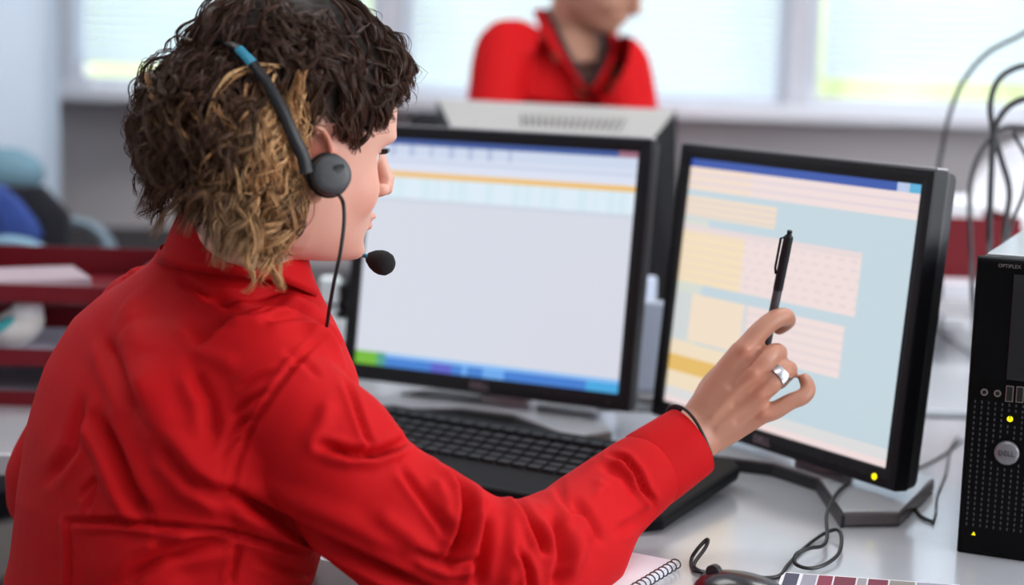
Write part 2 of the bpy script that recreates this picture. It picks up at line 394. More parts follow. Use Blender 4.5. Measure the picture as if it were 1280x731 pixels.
def monitor(cx, cy, cz, yaw, tilt, label, fn, estr, led, bo=(.05, .05)):
    X = np.array([math.cos(yaw), math.sin(yaw), 0]); n0 = np.array([math.sin(yaw), -math.cos(yaw), 0]); Z0 = np.array([0, 0, 1.])
    U = Z0*math.cos(tilt)-n0*math.sin(tilt); N = n0*math.cos(tilt)+Z0*math.sin(tilt)
    ax = np.array([X, -N, U]); O = np.array([cx, cy, cz])
    t = thing('computer_monitor', label, 'monitor', (cx-n0[0]*.06, cy-n0[1]*.06, TZ))
    w_, h_ = .376, .301; bz = .0165; bb = .021
    fr = MB()
    # bezel: four mitred bars
    o = [(-w_/2-bz, h_/2+bz), (w_/2+bz, h_/2+bz), (w_/2+bz, -h_/2-bb), (-w_/2-bz, -h_/2-bb)]
    i_ = [(-w_/2, h_/2), (w_/2, h_/2), (w_/2, -h_/2), (-w_/2, -h_/2)]
    q = lambda p, dd: O+X*p[0]+U*p[1]+N*dd
    v = [q(p, .0) for p in o]+[q(p, .002) for p in o]; 
    rings = []
    for dd, pts in ((-.003, i_), (.004, [(a*.998, b*.998) for a, b in i_]), (.0055, [((a+c)/2, (b+d)/2) for (a, b), (c, d) in zip(i_, o)]), (.005, [(a*.995, b*.995) for a, b in o]), (.001, o), (-.016, o), (-.018, [(a*.985, b*.985) for a, b in o])):
        rings.append([q(p, dd) for p in pts])
    fr.loft(rings, cap=False)
    part('bezel', fr, black_pl, t, bevel=.001)
    hs = MB(); rings = []
    for dd, s1, s2 in ((-.016, 1., 1.), (-.034, .985, .98), (-.05, .86, .82), (-.062, .7, .62), (-.066, .5, .45)):
        rings.append([q((a*s1, b*s2), dd) for a, b in [(-w_/2-bz, h_/2+bz), (w_/2+bz, h_/2+bz), (w_/2+bz, -h_/2-bb), (-w_/2-bz, -h_/2-bb)]])
    hs.loft(rings); part('rear_housing', hs, dark_pl, t, bevel=.004)
    part('top_rim', MB().box(q((0, h_/2+bz+.0012), -.009), w_+2*bz-.004, .017, .0022, ax), silver_pl, t, bevel=.0008, label='thin silver strip along the top edge')
    sm = attr_mat('screen_'+fn.__name__, 'Col', .22, estr)
    screen_mesh('screen', w_, h_, 150, 120, fn, q((0, 0), -.001), ax, sm, t)
    # stand
    base = np.array([cx, cy, TZ])+X*bo[0]-n0*bo[1]
    st = MB(); rings = []
    for zz, hw, dp in ((TZ+.012, .036, .02), (TZ+.03, .035, .019), (TZ+.08, .034, .014), (TZ+.16, .03, .014), (TZ+.2, .03, .014)):
        k_ = np.clip((zz-TZ-.03)/.05, 0, 1); back = np.array([cx, cy, 0])+X*bo[0]-n0*.045; fore = np.array([base[0], base[1], 0])+n0*(.022 if bo[1] > .03 else 0.)
        c = fore*(1-k_)+back*k_+[0, 0, zz]
        rings.append([c+X*a*hw+n0*b*dp for a, b in ((-1, -.6), (-.7, -1), (.7, -1), (1, -.6), (1, .6), (.7, 1), (-.7, 1), (-1, .6))])
    st.loft(rings); part('stand_column', st, mat('stand_grey', (.60, .57, .62), .4), t, bevel=.002, smooth=True, sharp=40)
    # low base plate: flat middle, two wings reaching forward
    pr = [(-.18, .09), (-.153, .144), (-.036, .066), (.036, .066), (.153, .144), (.18, .09), (.10, -.05), (-.10, -.05)]
    b1 = [base+[0, 0, .0008]+X*a+n0*b for a, b in pr]
    part('base_plate', MB().prism(b1, (0, 0, .0145)), mat('base_metal', (.12, .10, .10), .35, metal=.3), t, bevel=.0025)
    part('base_top', MB().prism([base+[0, 0, .0150]+X*a*.985+n0*(b-.002 if b > 0 else b+.002) for a, b in pr], (0, 0, .0014)), mat('base_top_reflection', (.60, .62, .66), .2, coat=.6), t, label='top face of the base, reflection painted in as light grey')  # bright reflection on the plate put into its colour
    pr2 = [(-.10, .107), (-.153, .1455), (-.154, .1425), (-.037, .0645), (.037, .0645), (.154, .1425), (.153, .1455), (.10, .107)]
    pr2 = [(-.154, .1475), (-.036, .069), (.036, .069), (.154, .1475), (.1545, .1425), (.0365, .0645), (-.0365, .0645), (-.1545, .1425)]
    part('base_skirt', MB().prism([base+[0, 0, .0003]+X*a+n0*b for a, b in pr2], (0, 0, .013)), rubber_m, t, label='black front edge of the base')
    text('logo', 'DELL', q((0, -h_/2-bb*.5), .0062), np.array([X, U, N]), .0125, mat('logo_grey', (.30, .22, .26), .4), t, label='grey maker lettering on the lower bezel')
    for j in range(5):
        part('button', MB().box(q((.095+.016*j, -h_/2-bb*.52), .0055), .009, .002, .0022, ax), black_pl, t, bevel=.0004)
    ledm = mat('power_led', (.01, .01, .008), .3, emit=(1, .85, .0) if led else (0, 0, 0), estr=1.6)
    part('power_light', MB().lathe(q((.176, -h_/2-bb*.52), .005), N, [(.0001, 0), (.0033, 0), (.0033, .0012), (.0001, .0014)], 14), ledm, t, label='small yellow power light')
    return t
def place(x, y, z): return x, y, CAM[2]+z
monitor(*place(-.027, 2.141, -.284), R_(-24.1), R_(8.0), 'left flat black monitor with a nearly blank pale page', scr1, 1.0, False, (.02, .02))
monitor(*place(.308, 1.891, -.288), R_(-56.), R_(5.2), 'right flat black monitor showing a form, being pointed at', scr2, 1.0, True, (.055, .048))
#@@P0

# ---------------------------------------------------------------- the seated person
skin_m = mat('skin', (.56, .25, .165), .46, noise=.10, nscale=28, sss=.12, bump=.12, bscale=900)
shirt_m = mat('red_cotton', (.50, .003, .0055), .72, noise=.04, nscale=9, bump=.25, bscale=1400, spec=.15)
phib = R_(38); BF = np.array([math.cos(phib), math.sin(phib), 0]); BR = np.array([math.sin(phib), -math.cos(phib), 0]); ZZ = np.array([0, 0, 1.])
NK = P(300, 330, 1.55); NK0 = NK*[1, 1, 0]
def ring(c, a, b, z, n=48, e=2.2, skew=0.):
    out = []
    for t in np.linspace(0, 2*PI, n, endpoint=False):
        ct, st = math.cos(t), math.sin(t); q = lambda v: math.copysign(abs(v)**(2/e), v)
        out.append(c+BR*a*q(ct)+BF*(b*q(st)))
    return [np.array([p[0], p[1], z+skew*max(0, (p-c)@BR)]) for p in out]
torso_prof = [(1.035, .066, .062, -.004), (1.012, .078, .070, -.008), (.995, .108, .080, -.014), (.975, .148, .094, -.022), (.95, .178, .108, -.030), (.91, .190, .120, -.042), (.86, .182, .127, -.055), (.80, .172, .126, -.070), (.74, .165, .122, -.083), (.68, .162, .122, -.098), (.60, .168, .126, -.112), (.52, .178, .135, -.12), (.455, .182, .14, -.12)]
def torso(mb, sh=0.):
    mb.loft([ring(NK0+BF*o, a-sh, b-sh, z-sh*.4, skew=-.2 if z > .9 else -.1) for z, a, b, o in torso_prof])
head_c = P(358, 177, 1.50)
phih = R_(29); pit = R_(-7)
HF0 = np.array([math.cos(phih), math.sin(phih), 0]); HL = np.array([-math.sin(phih), math.cos(phih), 0])
HF = HF0*math.cos(pit)+ZZ*math.sin(pit); HU = np.cross(HF, HL)
HAX = np.array([HF, HL, HU])
def hp(x, y, z): return head_c+HF*x+HL*y+HU*z
def hloc(V): return (V-head_c)@HAX.T
SR = NK-BF*.0+BR*.150; SR[2] = .922; SR = SR+BF*.01
ER = P(604, 690, 1.53); WR = P(862, 548, 1.63)
SL = NK-BR*.135-BF*.02; SL[2] = .950
EL = P(80, 612, 1.70); WL = EL+BF*.165+BR*.01; WL[2] = .785
# ---- body under the clothes: one continuous skin surface
bd = MB()
bd.loft([ring(NK0+BF*o, a-.026, b-.026, z-.022, skew=-.2 if z > .9 else -.1) for z, a, b, o in torso_prof if z < 1.0])
# neck
bd.tube([NK0-BF*.02+ZZ*.985, NK+[0, 0, .01]-BF*.004, hp(-.026, 0, -.085), hp(-.022, 0, -.03)], [.056, .044, .046, .053], 24)
# head slices: z, front, back, half width
hs_ = [(.116, .012, -.03, .018), (.108, .040, -.058, .042), (.095, .062, -.076, .056), (.075, .087, -.090, .068), (.05, .097, -.098, .075), (.03, .099, -.100, .077), (.018, .098, -.100, .0765), (.006, .091, -.099, .075), (-.006, .0865, -.097, .074), (-.02, .086, -.092, .072), (-.035, .086, -.084, .069), (-.05, .086, -.070, .066), (-.062, .0855, -.055, .062), (-.075, .083, -.038, .057), (-.088, .083, -.022, .049), (-.097, .078, -.004, .038), (-.103, .066, .012, .024)]
hs_.sort(key=lambda q: q[0])
rings = []
for z, xf, xb, w_ in hs_:
    r = []
    for t in np.linspace(0, 2*PI, 48, endpoint=False):
        c_, s_ = math.cos(t), math.sin(t)
        if c_ >= 0:
            e = 2.35; x = abs(c_)**(2/e)*xf; y = math.copysign(abs(s_)**(2/e), s_)*w_*(1-.16*max(0, c_)**2)
        else: e = 2.1; x = -abs(c_)**(2/e)*abs(xb) if xb < 0 else c_*.0+xb*c_*0; y = math.copysign(abs(s_)**(2/e), s_)*w_
        if xb > 0 and c_ < 0: x = xb*0+ -.0*c_; x = -.001+0*c_ if False else c_*(.01)
        r.append(hp(x, y, z))
    rings.append(r)
bd.loft(rings)
# jaw corners, cheeks, brow, chin
for sg in (-1, 1):
    bd.ell(hp(.046, sg*.040, -.034), .034, .020, .032, HAX); bd.ell(hp(.074, sg*.030, .016), .020, .024, .010, HAX)
    bd.ell(hp(.022, sg*.040, -.066), .040, .016, .022, HAX)
bd.ell(hp(.078, 0, -.091), .013, .018, .011, HAX)
# nose, lips
bd.tube([hp(.084, 0, .014), hp(.091, 0, -.001), hp(.097, 0, -.013), hp(.1025, 0, -.023), hp(.1025, 0, -.0295), hp(.089, 0, -.036)], [.0066, .0062, .0066, .0078, .0088, .007], 16)
for sg in (-1, 1): bd.ell(hp(.0930, sg*.0115, -.0325), .0090, .0055, .0062, HAX, 16, 10)
bd.ell(hp(.0845, 0, -.0575), .0085, .021, .0048, HAX); bd.ell(hp(.083, 0, -.0665), .0085, .019, .0055, HAX)
# ear on both sides
def ear(mb, sg):
    ea = np.array([nrm(HF*.9+HL*sg*.45), nrm(HL*sg-HF*.35), HU]); c = hp(-.004, sg*.077, -.010)
    out = []
    for t in np.linspace(R_(-60), R_(245), 26):
        out.append(c+ea[0]*(-.002-.0165*math.cos(t)*-1*-1)+HU*(.029*math.sin(t)-.002)+ea[1]*(.007+.003*math.sin(t)))
    mb.tube(out, [.0034+.0006*math.sin(i*.3) for i in range(26)], 10)
    mb.ell(c+ea[1]*.001, .016, .005, .028, np.array([ea[0], ea[1], HU]), 20, 12)
    mb.ell(c+ea[0]*.004-HU*.030+ea[1]*.003, .008, .004, .009, np.array([ea[0], ea[1], HU]), 14, 10)
    mb.ell(c-ea[1]*.004, .018, .009, .024, np.array([ea[0], ea[1], HU]), 14, 10)
ear(bd, -1); ear(bd, 1)
# right arm under the sleeve, hand
bd.tube(spline([P(a, b, c) for a, b, c in ((320, 462, 1.47), (375, 510, 1.44), (455, 605, 1.425), (530, 665, 1.435), (604, 700, 1.46), (700, 680, 1.53), (756, 630, 1.585), (817, 583, 1.622), (864, 551, 1.634))], 5), np.interp(np.linspace(0, 1, 41), [0, .17, .33, .5, .65, .8, .9, 1], [.042, .042, .038, .036, .034, .029, .026, .0255]), 20)
HD = 1.645
def h(px, py, dd=0.): return P(px, py, HD+dd*.001)
wr = h(868, 546, -8)
mcp = [h(931, 436, -4), h(941, 466, -13), h(950, 492, -11), h(953, 516, -2)]
# palm: four metacarpal columns and the thumb root
wr_pts = [h(862, 532, -2), h(867, 541, -7), h(872, 550, -6), h(879, 560, 0)]
for a, b, ra, rb in zip(wr_pts, mcp, (.0135, .0145, .0145, .012), (.0118, .0122, .0116, .0105)):
    mid = (a+b)/2+CF*.003
    bd.tube(spline([a, mid, b], 6), np.interp(np.linspace(0, 1, 13), [0, .5, 1], [ra, ra*.99, rb]), 16)
    # palm side padding, away from the camera
    bd.tube([a+CF*.010, mid+CF*.014, b+CF*.010], [ra, ra, rb*.95], 14)
bd.tube([h(858, 548, 4), wr, h(890, 528, 2)], [.026, .0265, .024], 24, ratio=[.8, .78, .7], up=CF)
def finger(pts, rad):
    q = spline(pts, 6); t = np.linspace(0, 1, len(q)); r = np.interp(t, np.linspace(0, 1, len(rad)), rad)
    bd.tube(q, r, 14); bd.ell(q[-1], r[-1]*1.0, r[-1]*1.0, r[-1]*1.0, nu=14, nv=10)
# index: knuckle, middle joint up at the top, then the end bends away over the pen
finger([mcp[0], h(950, 414, -2), h(967, 400, 2), h(980, 396, 10), h(984, 401, 24), h(974, 410, 37)], [.0112, .0102, .0098, .0094, .0086, .0072])
finger([mcp[1], h(957, 450, -14), h(968, 441, -6), h(973, 442, 10), h(966, 452, 26), h(954, 458, 32)], [.0118, .0106, .0098, .0092, .0084, .0074])
finger([mcp[2], h(966, 478, -13), h(980, 464, -6), h(986, 462, 8), h(980, 470, 26), h(968, 476, 32)], [.0112, .0102, .0096, .009, .0084, .0074])
finger([mcp[3], h(968, 513, -4), h(988, 502, -4), h(1003, 496, -3), h(1010, 488, 0), h(1009, 480, 5), h(1006, 474, 10)], [.0108, .0094, .0084, .0084, .0078, .0072, .0064])
# thumb leaves the palm side near its base, behind, and closes on the pen
finger([h(874, 520, 14), h(892, 484, 30), h(915, 458, 38), h(938, 446, 40), h(952, 440, 40)], [.015, .0145, .0115, .0098, .0078])
# left arm and hand lying on the desk
bd.tube(spline([SL+BR*.05-ZZ*.03, SL-ZZ*.03, SL*.5+EL*.5, EL, EL*.6+WL*.4, WL], 6), np.interp(np.linspace(0, 1, 31), [0, .2, .4, .6, .8, 1], [.036, .040, .038, .036, .034, .026]), 18)
hl = WL+BF*.035-ZZ*.006
bd.ell(hl+BF*.03-ZZ*.004, .05, .038, .016, np.array([BF, BR, ZZ]))
for k_, (oy, L_) in enumerate(((-.030, .055), (-.010, .066), (.011, .06), (.030, .045))):
    s0 = hl+BF*.065+BR*(-oy)-ZZ*.006; bd.tube(spline([s0, s0+BF*L_*.45+ZZ*.006, s0+BF*L_-ZZ*.008], 5), np.linspace(.0098, .0075, 11), 12)
s0 = hl+BF*.01+BR*.034-ZZ*.008; bd.tube([s0, s0+BF*.03+BR*.022, s0+BF*.058+BR*.03-ZZ*.003], [.012, .0105, .0085], 12)
woman = thing('person', 'seated person with curly brown hair and red shirt, pointing a pen at the screen', 'person', NK0+BF*-.1)
body = remesh(bd, .0021, 5, .5)
V, N = mget(body)
L_ = hloc(V)
fm = (L_[:, 2] > -.115) & (L_[:, 2] < .06) & (L_[:, 0] > .012) & (np.abs(L_[:, 1]) < .09)
fm = fm & ~((L_[:, 0] > .076) & (np.abs(L_[:, 1]) < .026) & (L_[:, 2] < .012) & (L_[:, 2] > -.075))
V = lap(body, V, fm.astype(float), 70); mset(body, V); V, N = mget(body); L_ = hloc(V)
# eye sockets, mouth line, philtrum, nostril crease
def dent(c, r, amt, sc=(1, 1, 1)):
    d = np.sqrt((((L_-np.array(c))/np.array(sc))**2).sum(1)); return -amt*np.exp(-(d/r)**2)
dsp = np.zeros(len(V))
for sg in (-1, 1):
    dsp += dent((.078, sg*.030, -.001), .013, .0065, (1, 1.1, .8)); dsp += dent((.088, sg*.019, -.034), .0045, .002)
dsp += dent((.093, 0, -.0622), .0026, .003, (3, 7, 1)); dsp += dent((.09, 0, -.0765), .006, .0028, (1, 2, 1)); dsp += dent((.088, 0, -.050), .004, .0018, (1, .8, 1.4))
dsp += dent((.012, -.079, -.012), .006, .003)
V = V+N*dsp[:, None]
# hand: knuckle relief, tendons, web valleys and nail bed
def ridge(pts, wdt, amt, sel):
    global V
    a = np.array(pts); best = np.full(len(V), 1e9)
    for p, q in zip(a[:-1], a[1:]):
        ab = q-p; t = np.clip(((V-p)@ab)/(ab@ab+1e-12), 0, 1); best = np.minimum(best, np.linalg.norm(V-(p+t[:, None]*ab), axis=1))
    V = V+N*(amt*np.exp(-(best/wdt)**2)*sel)[:, None]
sel = (N@CF < .1).astype(float)
for m_, w0 in zip(mcp, wr_pts):
    top = m_-CF*.012; ridge([top, top], .0075, .0018, sel)
    ridge([w0-CF*.012+(m_-w0)*.3, top], .0028, .0011, sel)
for a, b in ((0, 1), (1, 2), (2, 3)):
    c = (mcp[a]+mcp[b])/2; d_ = nrm(c-(wr_pts[a]+wr_pts[b])/2)
    ridge([c-CF*.012-d_*.03, c-CF*.010+d_*.012], .0035, -.0022, sel)
mset(body, V)
C = np.ones((len(V), 3))*[.50, .225, .145]
L_ = hloc(V)
def tint(c, r, col, k=1., sc=(1, 1, 1)):
    global C
    d = np.sqrt((((L_-np.array(c))/np.array(sc))**2).sum(1)); w_ = (k*np.exp(-(d/r)**2))[:, None]; C = C*(1-w_)+np.array(col)*w_
hm = (L_[:, 2] > -.13) & (np.abs(L_[:, 1]) < .09) & (np.abs(L_[:, 0]) < .13)
C[hm] = [.68, .37, .28]
for sg in (-1, 1):
    tint((.06, sg*.055, -.035), .024, (.66, .27, .20), .55); tint((-.002, sg*.085, -.008), .022, (.55, .13, .085), .85)
    tint((.095, sg*.022, .022), .006, (.10, .05, .035), .75, (1.6, 2.4, .55))
tint((.10, 0, -.036), .013, (.66, .25, .19), .5); tint((.092, 0, -.062), .0095, (.52, .13, .12), .85, (1.4, 2.1, .85))
for m_ in mcp:
    d = np.linalg.norm(V-(m_-CF*.01), axis=1); w_ = (.5*np.exp(-(d/.009)**2))[:, None]; C = C*(1-w_)+np.array([.58, .20, .125])*w_
scalp = hm & (L_[:, 2] > np.interp(L_[:, 0], [-.03, -.012, .0, .012, .03, .05, .075, .10], [-.06, .024, .030, .016, .010, .022, .056, .070])) & ~((np.abs(L_[:, 1]) > .074) & (L_[:, 2] < .022))
C[scalp] = [.030, .015, .010]
vcol(body, C)
skinc_m = attr_mat('skin_tones', 'Col', .45, sss=.15, bump=.10, bscale=900)
skinc_m.node_tree.nodes['Principled BSDF'].inputs['Subsurface Radius'].default_value = (1, .35, .2); skinc_m.node_tree.nodes['Principled BSDF'].inputs['Subsurface Scale'].default_value = .005
finish('body', body, skinc_m, woman)
# eyes and lashes
eye_m = mat('eye_white', (.75, .72, .70), .15); iris_m = mat('iris', (.05, .03, .02), .1); lash_m = mat('lash', (.01, .007, .006), .7)
for sg in (-1, 1):
    ec = hp(.0655, sg*.030, -.001)
    part('eye', MB().ell(ec, .0115, .0115, .0115, HAX), eye_m, woman, smooth=True)
    part('iris', MB().ell(ec+HF*.0082, .0042, .0055, .0055, HAX), iris_m, woman, smooth=True)
    lm_ = MB()
    for t in np.linspace(-1, 1, 18):
        b = ec+HF*(.0118-.004*t*t)+HL*(.011*t)+HU*(.0042-.003*t*t); lm_.tube([b, b+HF*.005+HU*.001+HL*t*.002, b+HF*.008+HU*.0035+HL*t*.004], [.00035, .0003, .00008], 4)
    part('eyelashes', lm_, lash_m, woman)
    lid = MB()
    rr_ = []
    for e_ in np.linspace(R_(8), R_(80), 8):
        rr_.append([ec+HF*(.0126*math.cos(e_)*math.cos(a))+HL*(.0126*math.sin(a))*math.cos(e_)+HU*(.0126*math.sin(e_)) for a in np.linspace(R_(-75), R_(75), 14)])
    v_ = [p for r in rr_ for p in r]; f_ = [(i*14+j, i*14+j+1, (i+1)*14+j+1, (i+1)*14+j) for i in range(7) for j in range(13)]
    o = part('eyelid', MB().add(v_, f_), skin_m, woman, smooth=True); sd = o.modifiers.new('s', 'SOLIDIFY'); sd.thickness = .001; sd.offset = 1
# ---- shirt
sh = MB(); torso(sh)
def px_tube(pts, rads, **k): sh.tube(pts, rads, **k)
up_ = nrm(CF)
# right sleeve: control points in px with depth and radius
cps = [(315, 455, 1.46, .064), (352, 500, 1.43, .052), (405, 562, 1.42, .061), (455, 620, 1.42, .059), (514, 664, 1.43, .0633), (572, 700, 1.45, .064), (612, 716, 1.46, .066), (662, 714, 1.49, .0667), (716, 676, 1.54, .0557), (756, 630, 1.585, .0445), (817, 583, 1.62, .037)]
pts = spline([P(a, b, c) for a, b, c, r in cps], 6); rad = np.interp(np.linspace(0, len(cps)-1, len(pts)), range(len(cps)), [c[3] for c in cps])
sh.tube(pts, rad, 40)
sh.ell(P(352, 462, 1.46), .056, .056, .050, np.array([BF, BR, ZZ]))
# left sleeve
pts = spline([SL+BR*.05-ZZ*.03, SL-ZZ*.02, SL*.45+EL*.55, EL, EL*.6+WL*.4, WL], 6)
sh.tube(pts, np.interp(np.linspace(0, 1, len(pts)), [0, .2, .4, .6, .8, 1], [.068, .064, .060, .058, .05, .036]), 30)
# blouse slack under the shoulder blade
sh.ell(NK0-BF*.085+BR*.03+ZZ*.88, .07, .13, .10, np.array([BF, BR, ZZ]))
sh.ell(NK0-BF*.13+BR*.03+ZZ*.75, .065, .13, .12, np.array([BF, BR, ZZ]))
me = remesh(sh, .0032, 12, .5)
V, N = mget(me)
Q, dep = proj(V)
view = V-CAM; view /= np.linalg.norm(view, axis=1)[:, None]
facing = np.clip(-(N*view).sum(1)*1.6, 0, 1)
# front layer test on a coarse grid: only the outermost cloth takes the folds
gk = (np.clip(Q[:, 0], -50, 1350)//6).astype(int)*4000+(np.clip(Q[:, 1], -50, 1400)//6).astype(int)
order = np.argsort(dep); first = {}
for i in order:
    g_ = gk[i]
    if g_ not in first: first[g_] = dep[i]
near = np.array([dep[i] < first[gk[i]]+.045 for i in range(len(V))])
facing = facing*near
# folds: (polyline px, width px, depth mm, kind)  valley with a raised lip on one side
FOLDS = [
 # shoulder and yoke
 ([(262, 372), (300, 386), (345, 380)], 9, 5, 1), ([(330, 398), (372, 392), (410, 404)], 8, 4.5, 1), ([(352, 372), (378, 384), (402, 402), (424, 432)], 7, 5, -1),
 ([(388, 402), (410, 412), (430, 432)], 5, 5, 1),
 ([(230, 350), (262, 372), (318, 372), (360, 362)], 6, 3, 1),
 # centre back long soft folds
 ([(190, 300), (172, 340), (164, 390), (166, 440)], 16, 6, -1),
 ([(120, 520), (140, 560), (160, 610), (182, 646)], 11, 8, 1),
 ([(170, 450), (200, 520), (240, 580), (284, 620)], 22, 8, -1),
 ([(205, 560), (240, 600), (290, 626)], 12, 5, 1),
 ([(100, 620), (118, 600), (108, 640)], 5, 2, 1),
 ([(84, 652), (140, 652), (200, 657), (277, 664), (340, 678), (400, 692)], 5, 5.5, 1),
 ([(84, 650), (86, 700), (84, 740)], 4, 3, 1),
 ([(298, 680), (288, 731)], 6, 3, 1), ([(180, 690), (240, 668)], 8, 4, -1), ([(150, 731), (200, 690), (290, 672)], 12, 5, 1),
 # armhole seam with small puckers
 ([(402, 420), (372, 450), (342, 490), (318, 530), (298, 575), (286, 620)], 4.5, 3.2, 1),
 ([(335, 488), (312, 500), (292, 520)], 5, 2.6, 1), ([(318, 520), (296, 532), (280, 552)], 5, 2.6, 1), ([(345, 465), (322, 470), (300, 484)], 5, 2.2, 1), ([(300, 548), (285, 556), (275, 570)], 4, 2, 1),
 ([(358, 440), (380, 452), (398, 470)], 6, 1.8, 1),
 # under the arm
 ([(283, 612), (322, 634), (361, 653), (430, 688), (500, 722), (540, 742)], 8, 9, 1),
 ([(300, 600), (360, 622), (430, 650), (500, 690)], 12, 4, -1),
 ([(288, 640), (340, 668), (400, 690)], 8, 5, -1),
 # upper sleeve
 ([(400, 556), (435, 566), (468, 567), (490, 560), (508, 550)], 7, 8, 1),
 ([(430, 470), (442, 500), (456, 540), (464, 562)], 5, 3, 1),
 ([(476, 500), (490, 530), (508, 548)], 6, 3, -1),
 ([(500, 585), (520, 612), (545, 645), (560, 670)], 6, 3.2, 1),
 ([(510, 548), (540, 560), (556, 580)], 10, 4, -2),
 # elbow: deep crease and fan
 ([(552, 574), (568, 590), (578, 612), (580, 640), (574, 672), (560, 700)], 7, 11, 1),
 ([(596, 600), (596, 640), (584, 690), (560, 712)], 8, 6, -1),
 ([(606, 640), (604, 690), (596, 731)], 9, 6, 1),
 ([(622, 604), (640, 618), (656, 640), (668, 664), (682, 690)], 6, 8, 1),
 ([(628, 612), (640, 650), (640, 700), (632, 740)], 11, 5, -1),
 ([(640, 618), (660, 606), (684, 604)], 6, 6, 1),
 ([(690, 640), (700, 668), (704, 700), (694, 735)], 9, 6, 1),
 ([(696, 602), (704, 622), (716, 640), (728, 640)], 7, 4, 1),
 ([(728, 655), (722, 690), (706, 722)], 9, 5, -1),
 ([(742, 600), (756, 610), (742, 620)], 5, 3, -1),
 # extra creases
 ([(520, 690), (560, 706), (600, 700)], 7, 5, 1), ([(648, 690), (660, 712), (664, 740)], 6, 6, 1), ([(470, 640), (510, 668), (545, 700)], 10, 4, -1), ([(410, 500), (404, 530), (384, 560)], 9, 3, -1), ([(540, 600), (556, 628), (558, 660)], 8, 5, -1),
 ([(714, 620), (736, 646), (752, 676)], 7, 4, 1), ([(130, 420), (150, 470), (175, 520)], 12, 5, 1), ([(240, 460), (262, 500), (268, 548)], 11, 4, 1), ([(216, 400), (250, 440), (300, 460)], 10, 3, -1), ([(60, 600), (90, 560), (104, 500)], 9, 4, 1), ([(320, 700), (360, 712), (396, 720)], 6, 3, 1),
 # forearm
 ([(762, 568), (782, 574), (796, 590), (806, 612), (821, 632)], 4.5, 5, 1),
 ([(770, 664), (800, 650), (826, 634)], 8, 3, 1),
 ([(752, 580), (780, 592), (800, 620)], 9, 3, 1),
]
dsp = np.zeros(len(V))
for poly, wd, amt, kind in FOLDS:
    d, sd_, tp = segdist(Q, poly)
    taper = np.clip(np.minimum(tp, 1-tp)*5+.25, 0, 1)
    if kind > 0 or kind == 1:
        dsp += -amt*.0019*np.exp(-(d/(wd*.75))**2)*taper*facing
        dsp += amt*.0009*np.exp(-((d-wd*1.5)/(wd*.9))**2)*taper*facing*(.45+.55*(sd_ > 0))
    else:
        dsp += amt*.0015*np.exp(-(d/(wd*1.1))**2)*taper*facing
# soft large-scale slack over all the cloth
def vnoise(X, s, seed):
    r = np.random.default_rng(seed); out = np.zeros(len(X))
    for _ in range(10):
        k = r.normal(size=3)*s; out += np.sin(X@k+r.uniform(0, 6.28))
    return out/10
dsp += .0022*vnoise(V, 28, 1)+.0012*vnoise(V, 70, 2)
V = V+N*dsp[:, None]
mset(me, V); V = lap(me, V, np.ones(len(V))*.5, 1); mset(me, V)
# open the cuff end, the neck and the hem
bm = bmesh.new(); bm.from_mesh(me)
cuffdir = nrm(P(866, 549, 1.635)-P(800, 592, 1.61)); cuffpt = P(826, 573, 1.62)
kill = [v for v in bm.verts if ((np.array(v.co)-cuffpt)@cuffdir > .006 and v.co.x > 0) or (v.co.z > 1.029 and (np.array(v.co)-NK0)[:2]@(np.array(v.co)-NK0)[:2] < .02) or v.co.z < .50]
bmesh.ops.delete(bm, geom=kill, context='VERTS'); bm.to_mesh(me); bm.free()
so = finish('shirt', me, shirt_m, woman)
# cuff
c0 = P(808, 589, 1.614); c1 = P(864, 551, 1.634); cd = nrm(c1-c0)
cu = MB(); n_ = 48
cx_ = nrm(np.cross(cd, CF)); cy_ = np.cross(cd, cx_)
def cring(p, r, s_=1.): return [p+cx_*r*math.cos(t)+cy_*r*.86*math.sin(t)*s_ for t in np.linspace(0, 2*PI, n_, endpoint=False)]
prof = [(0, .0375), (.06, .0392), (.3, .0385), (.7, .0372), (.97, .0362), (1., .0356), (1., .0340), (.7, .0352), (.1, .036)]
cu.loft([cring(c0+(c1-c0)*t, r*(1+.0)) for t, r in prof], cap=False)
co_ = part('cuff', cu, shirt_m, woman, smooth=True, sharp=60, label='buttoned end of the right sleeve')
# collar: stand and fold around the neck
cc = P(300, 314, 1.532); ck = MB()
tilt_ = -.42
def col_ring(ra, rb, h_, n=64, open_=.28):
    out = []
    for t in np.linspace(-PI/2+open_, 1.5*PI-open_, n):      # opening at the throat
        tt = t+PI
        x = ra*math.cos(tt); y = rb*math.sin(tt)
        out.append(cc+BR*x+BF*y+ZZ*(h_-.004+tilt_*y*(.30 if y < 0 else 1.)))
    return out
import itertools
K_ = .79
secs = [(.066, .066, -.006), (.064, .063, .012), (.062, .061, .030), (.063, .062, .034), (.067, .066, .033), (.076, .075, .016), (.086, .085, -.004), (.091, .090, -.014), (.088, .087, -.012), (.073, .072, .012), (.065, .064, .028)]
rings = [col_ring(a*K_+.003, b*K_+.003, z) for a, b, z in secs]
nn = len(rings[0]); v_ = [p for r in rings for p in r]; f_ = [(i*nn+j, i*nn+j+1, (i+1)*nn+j+1, (i+1)*nn+j) for i in range(len(rings)-1) for j in range(nn-1)]
part('collar', MB().add(v_, f_), shirt_m, woman, smooth=True, label='folded red shirt collar')
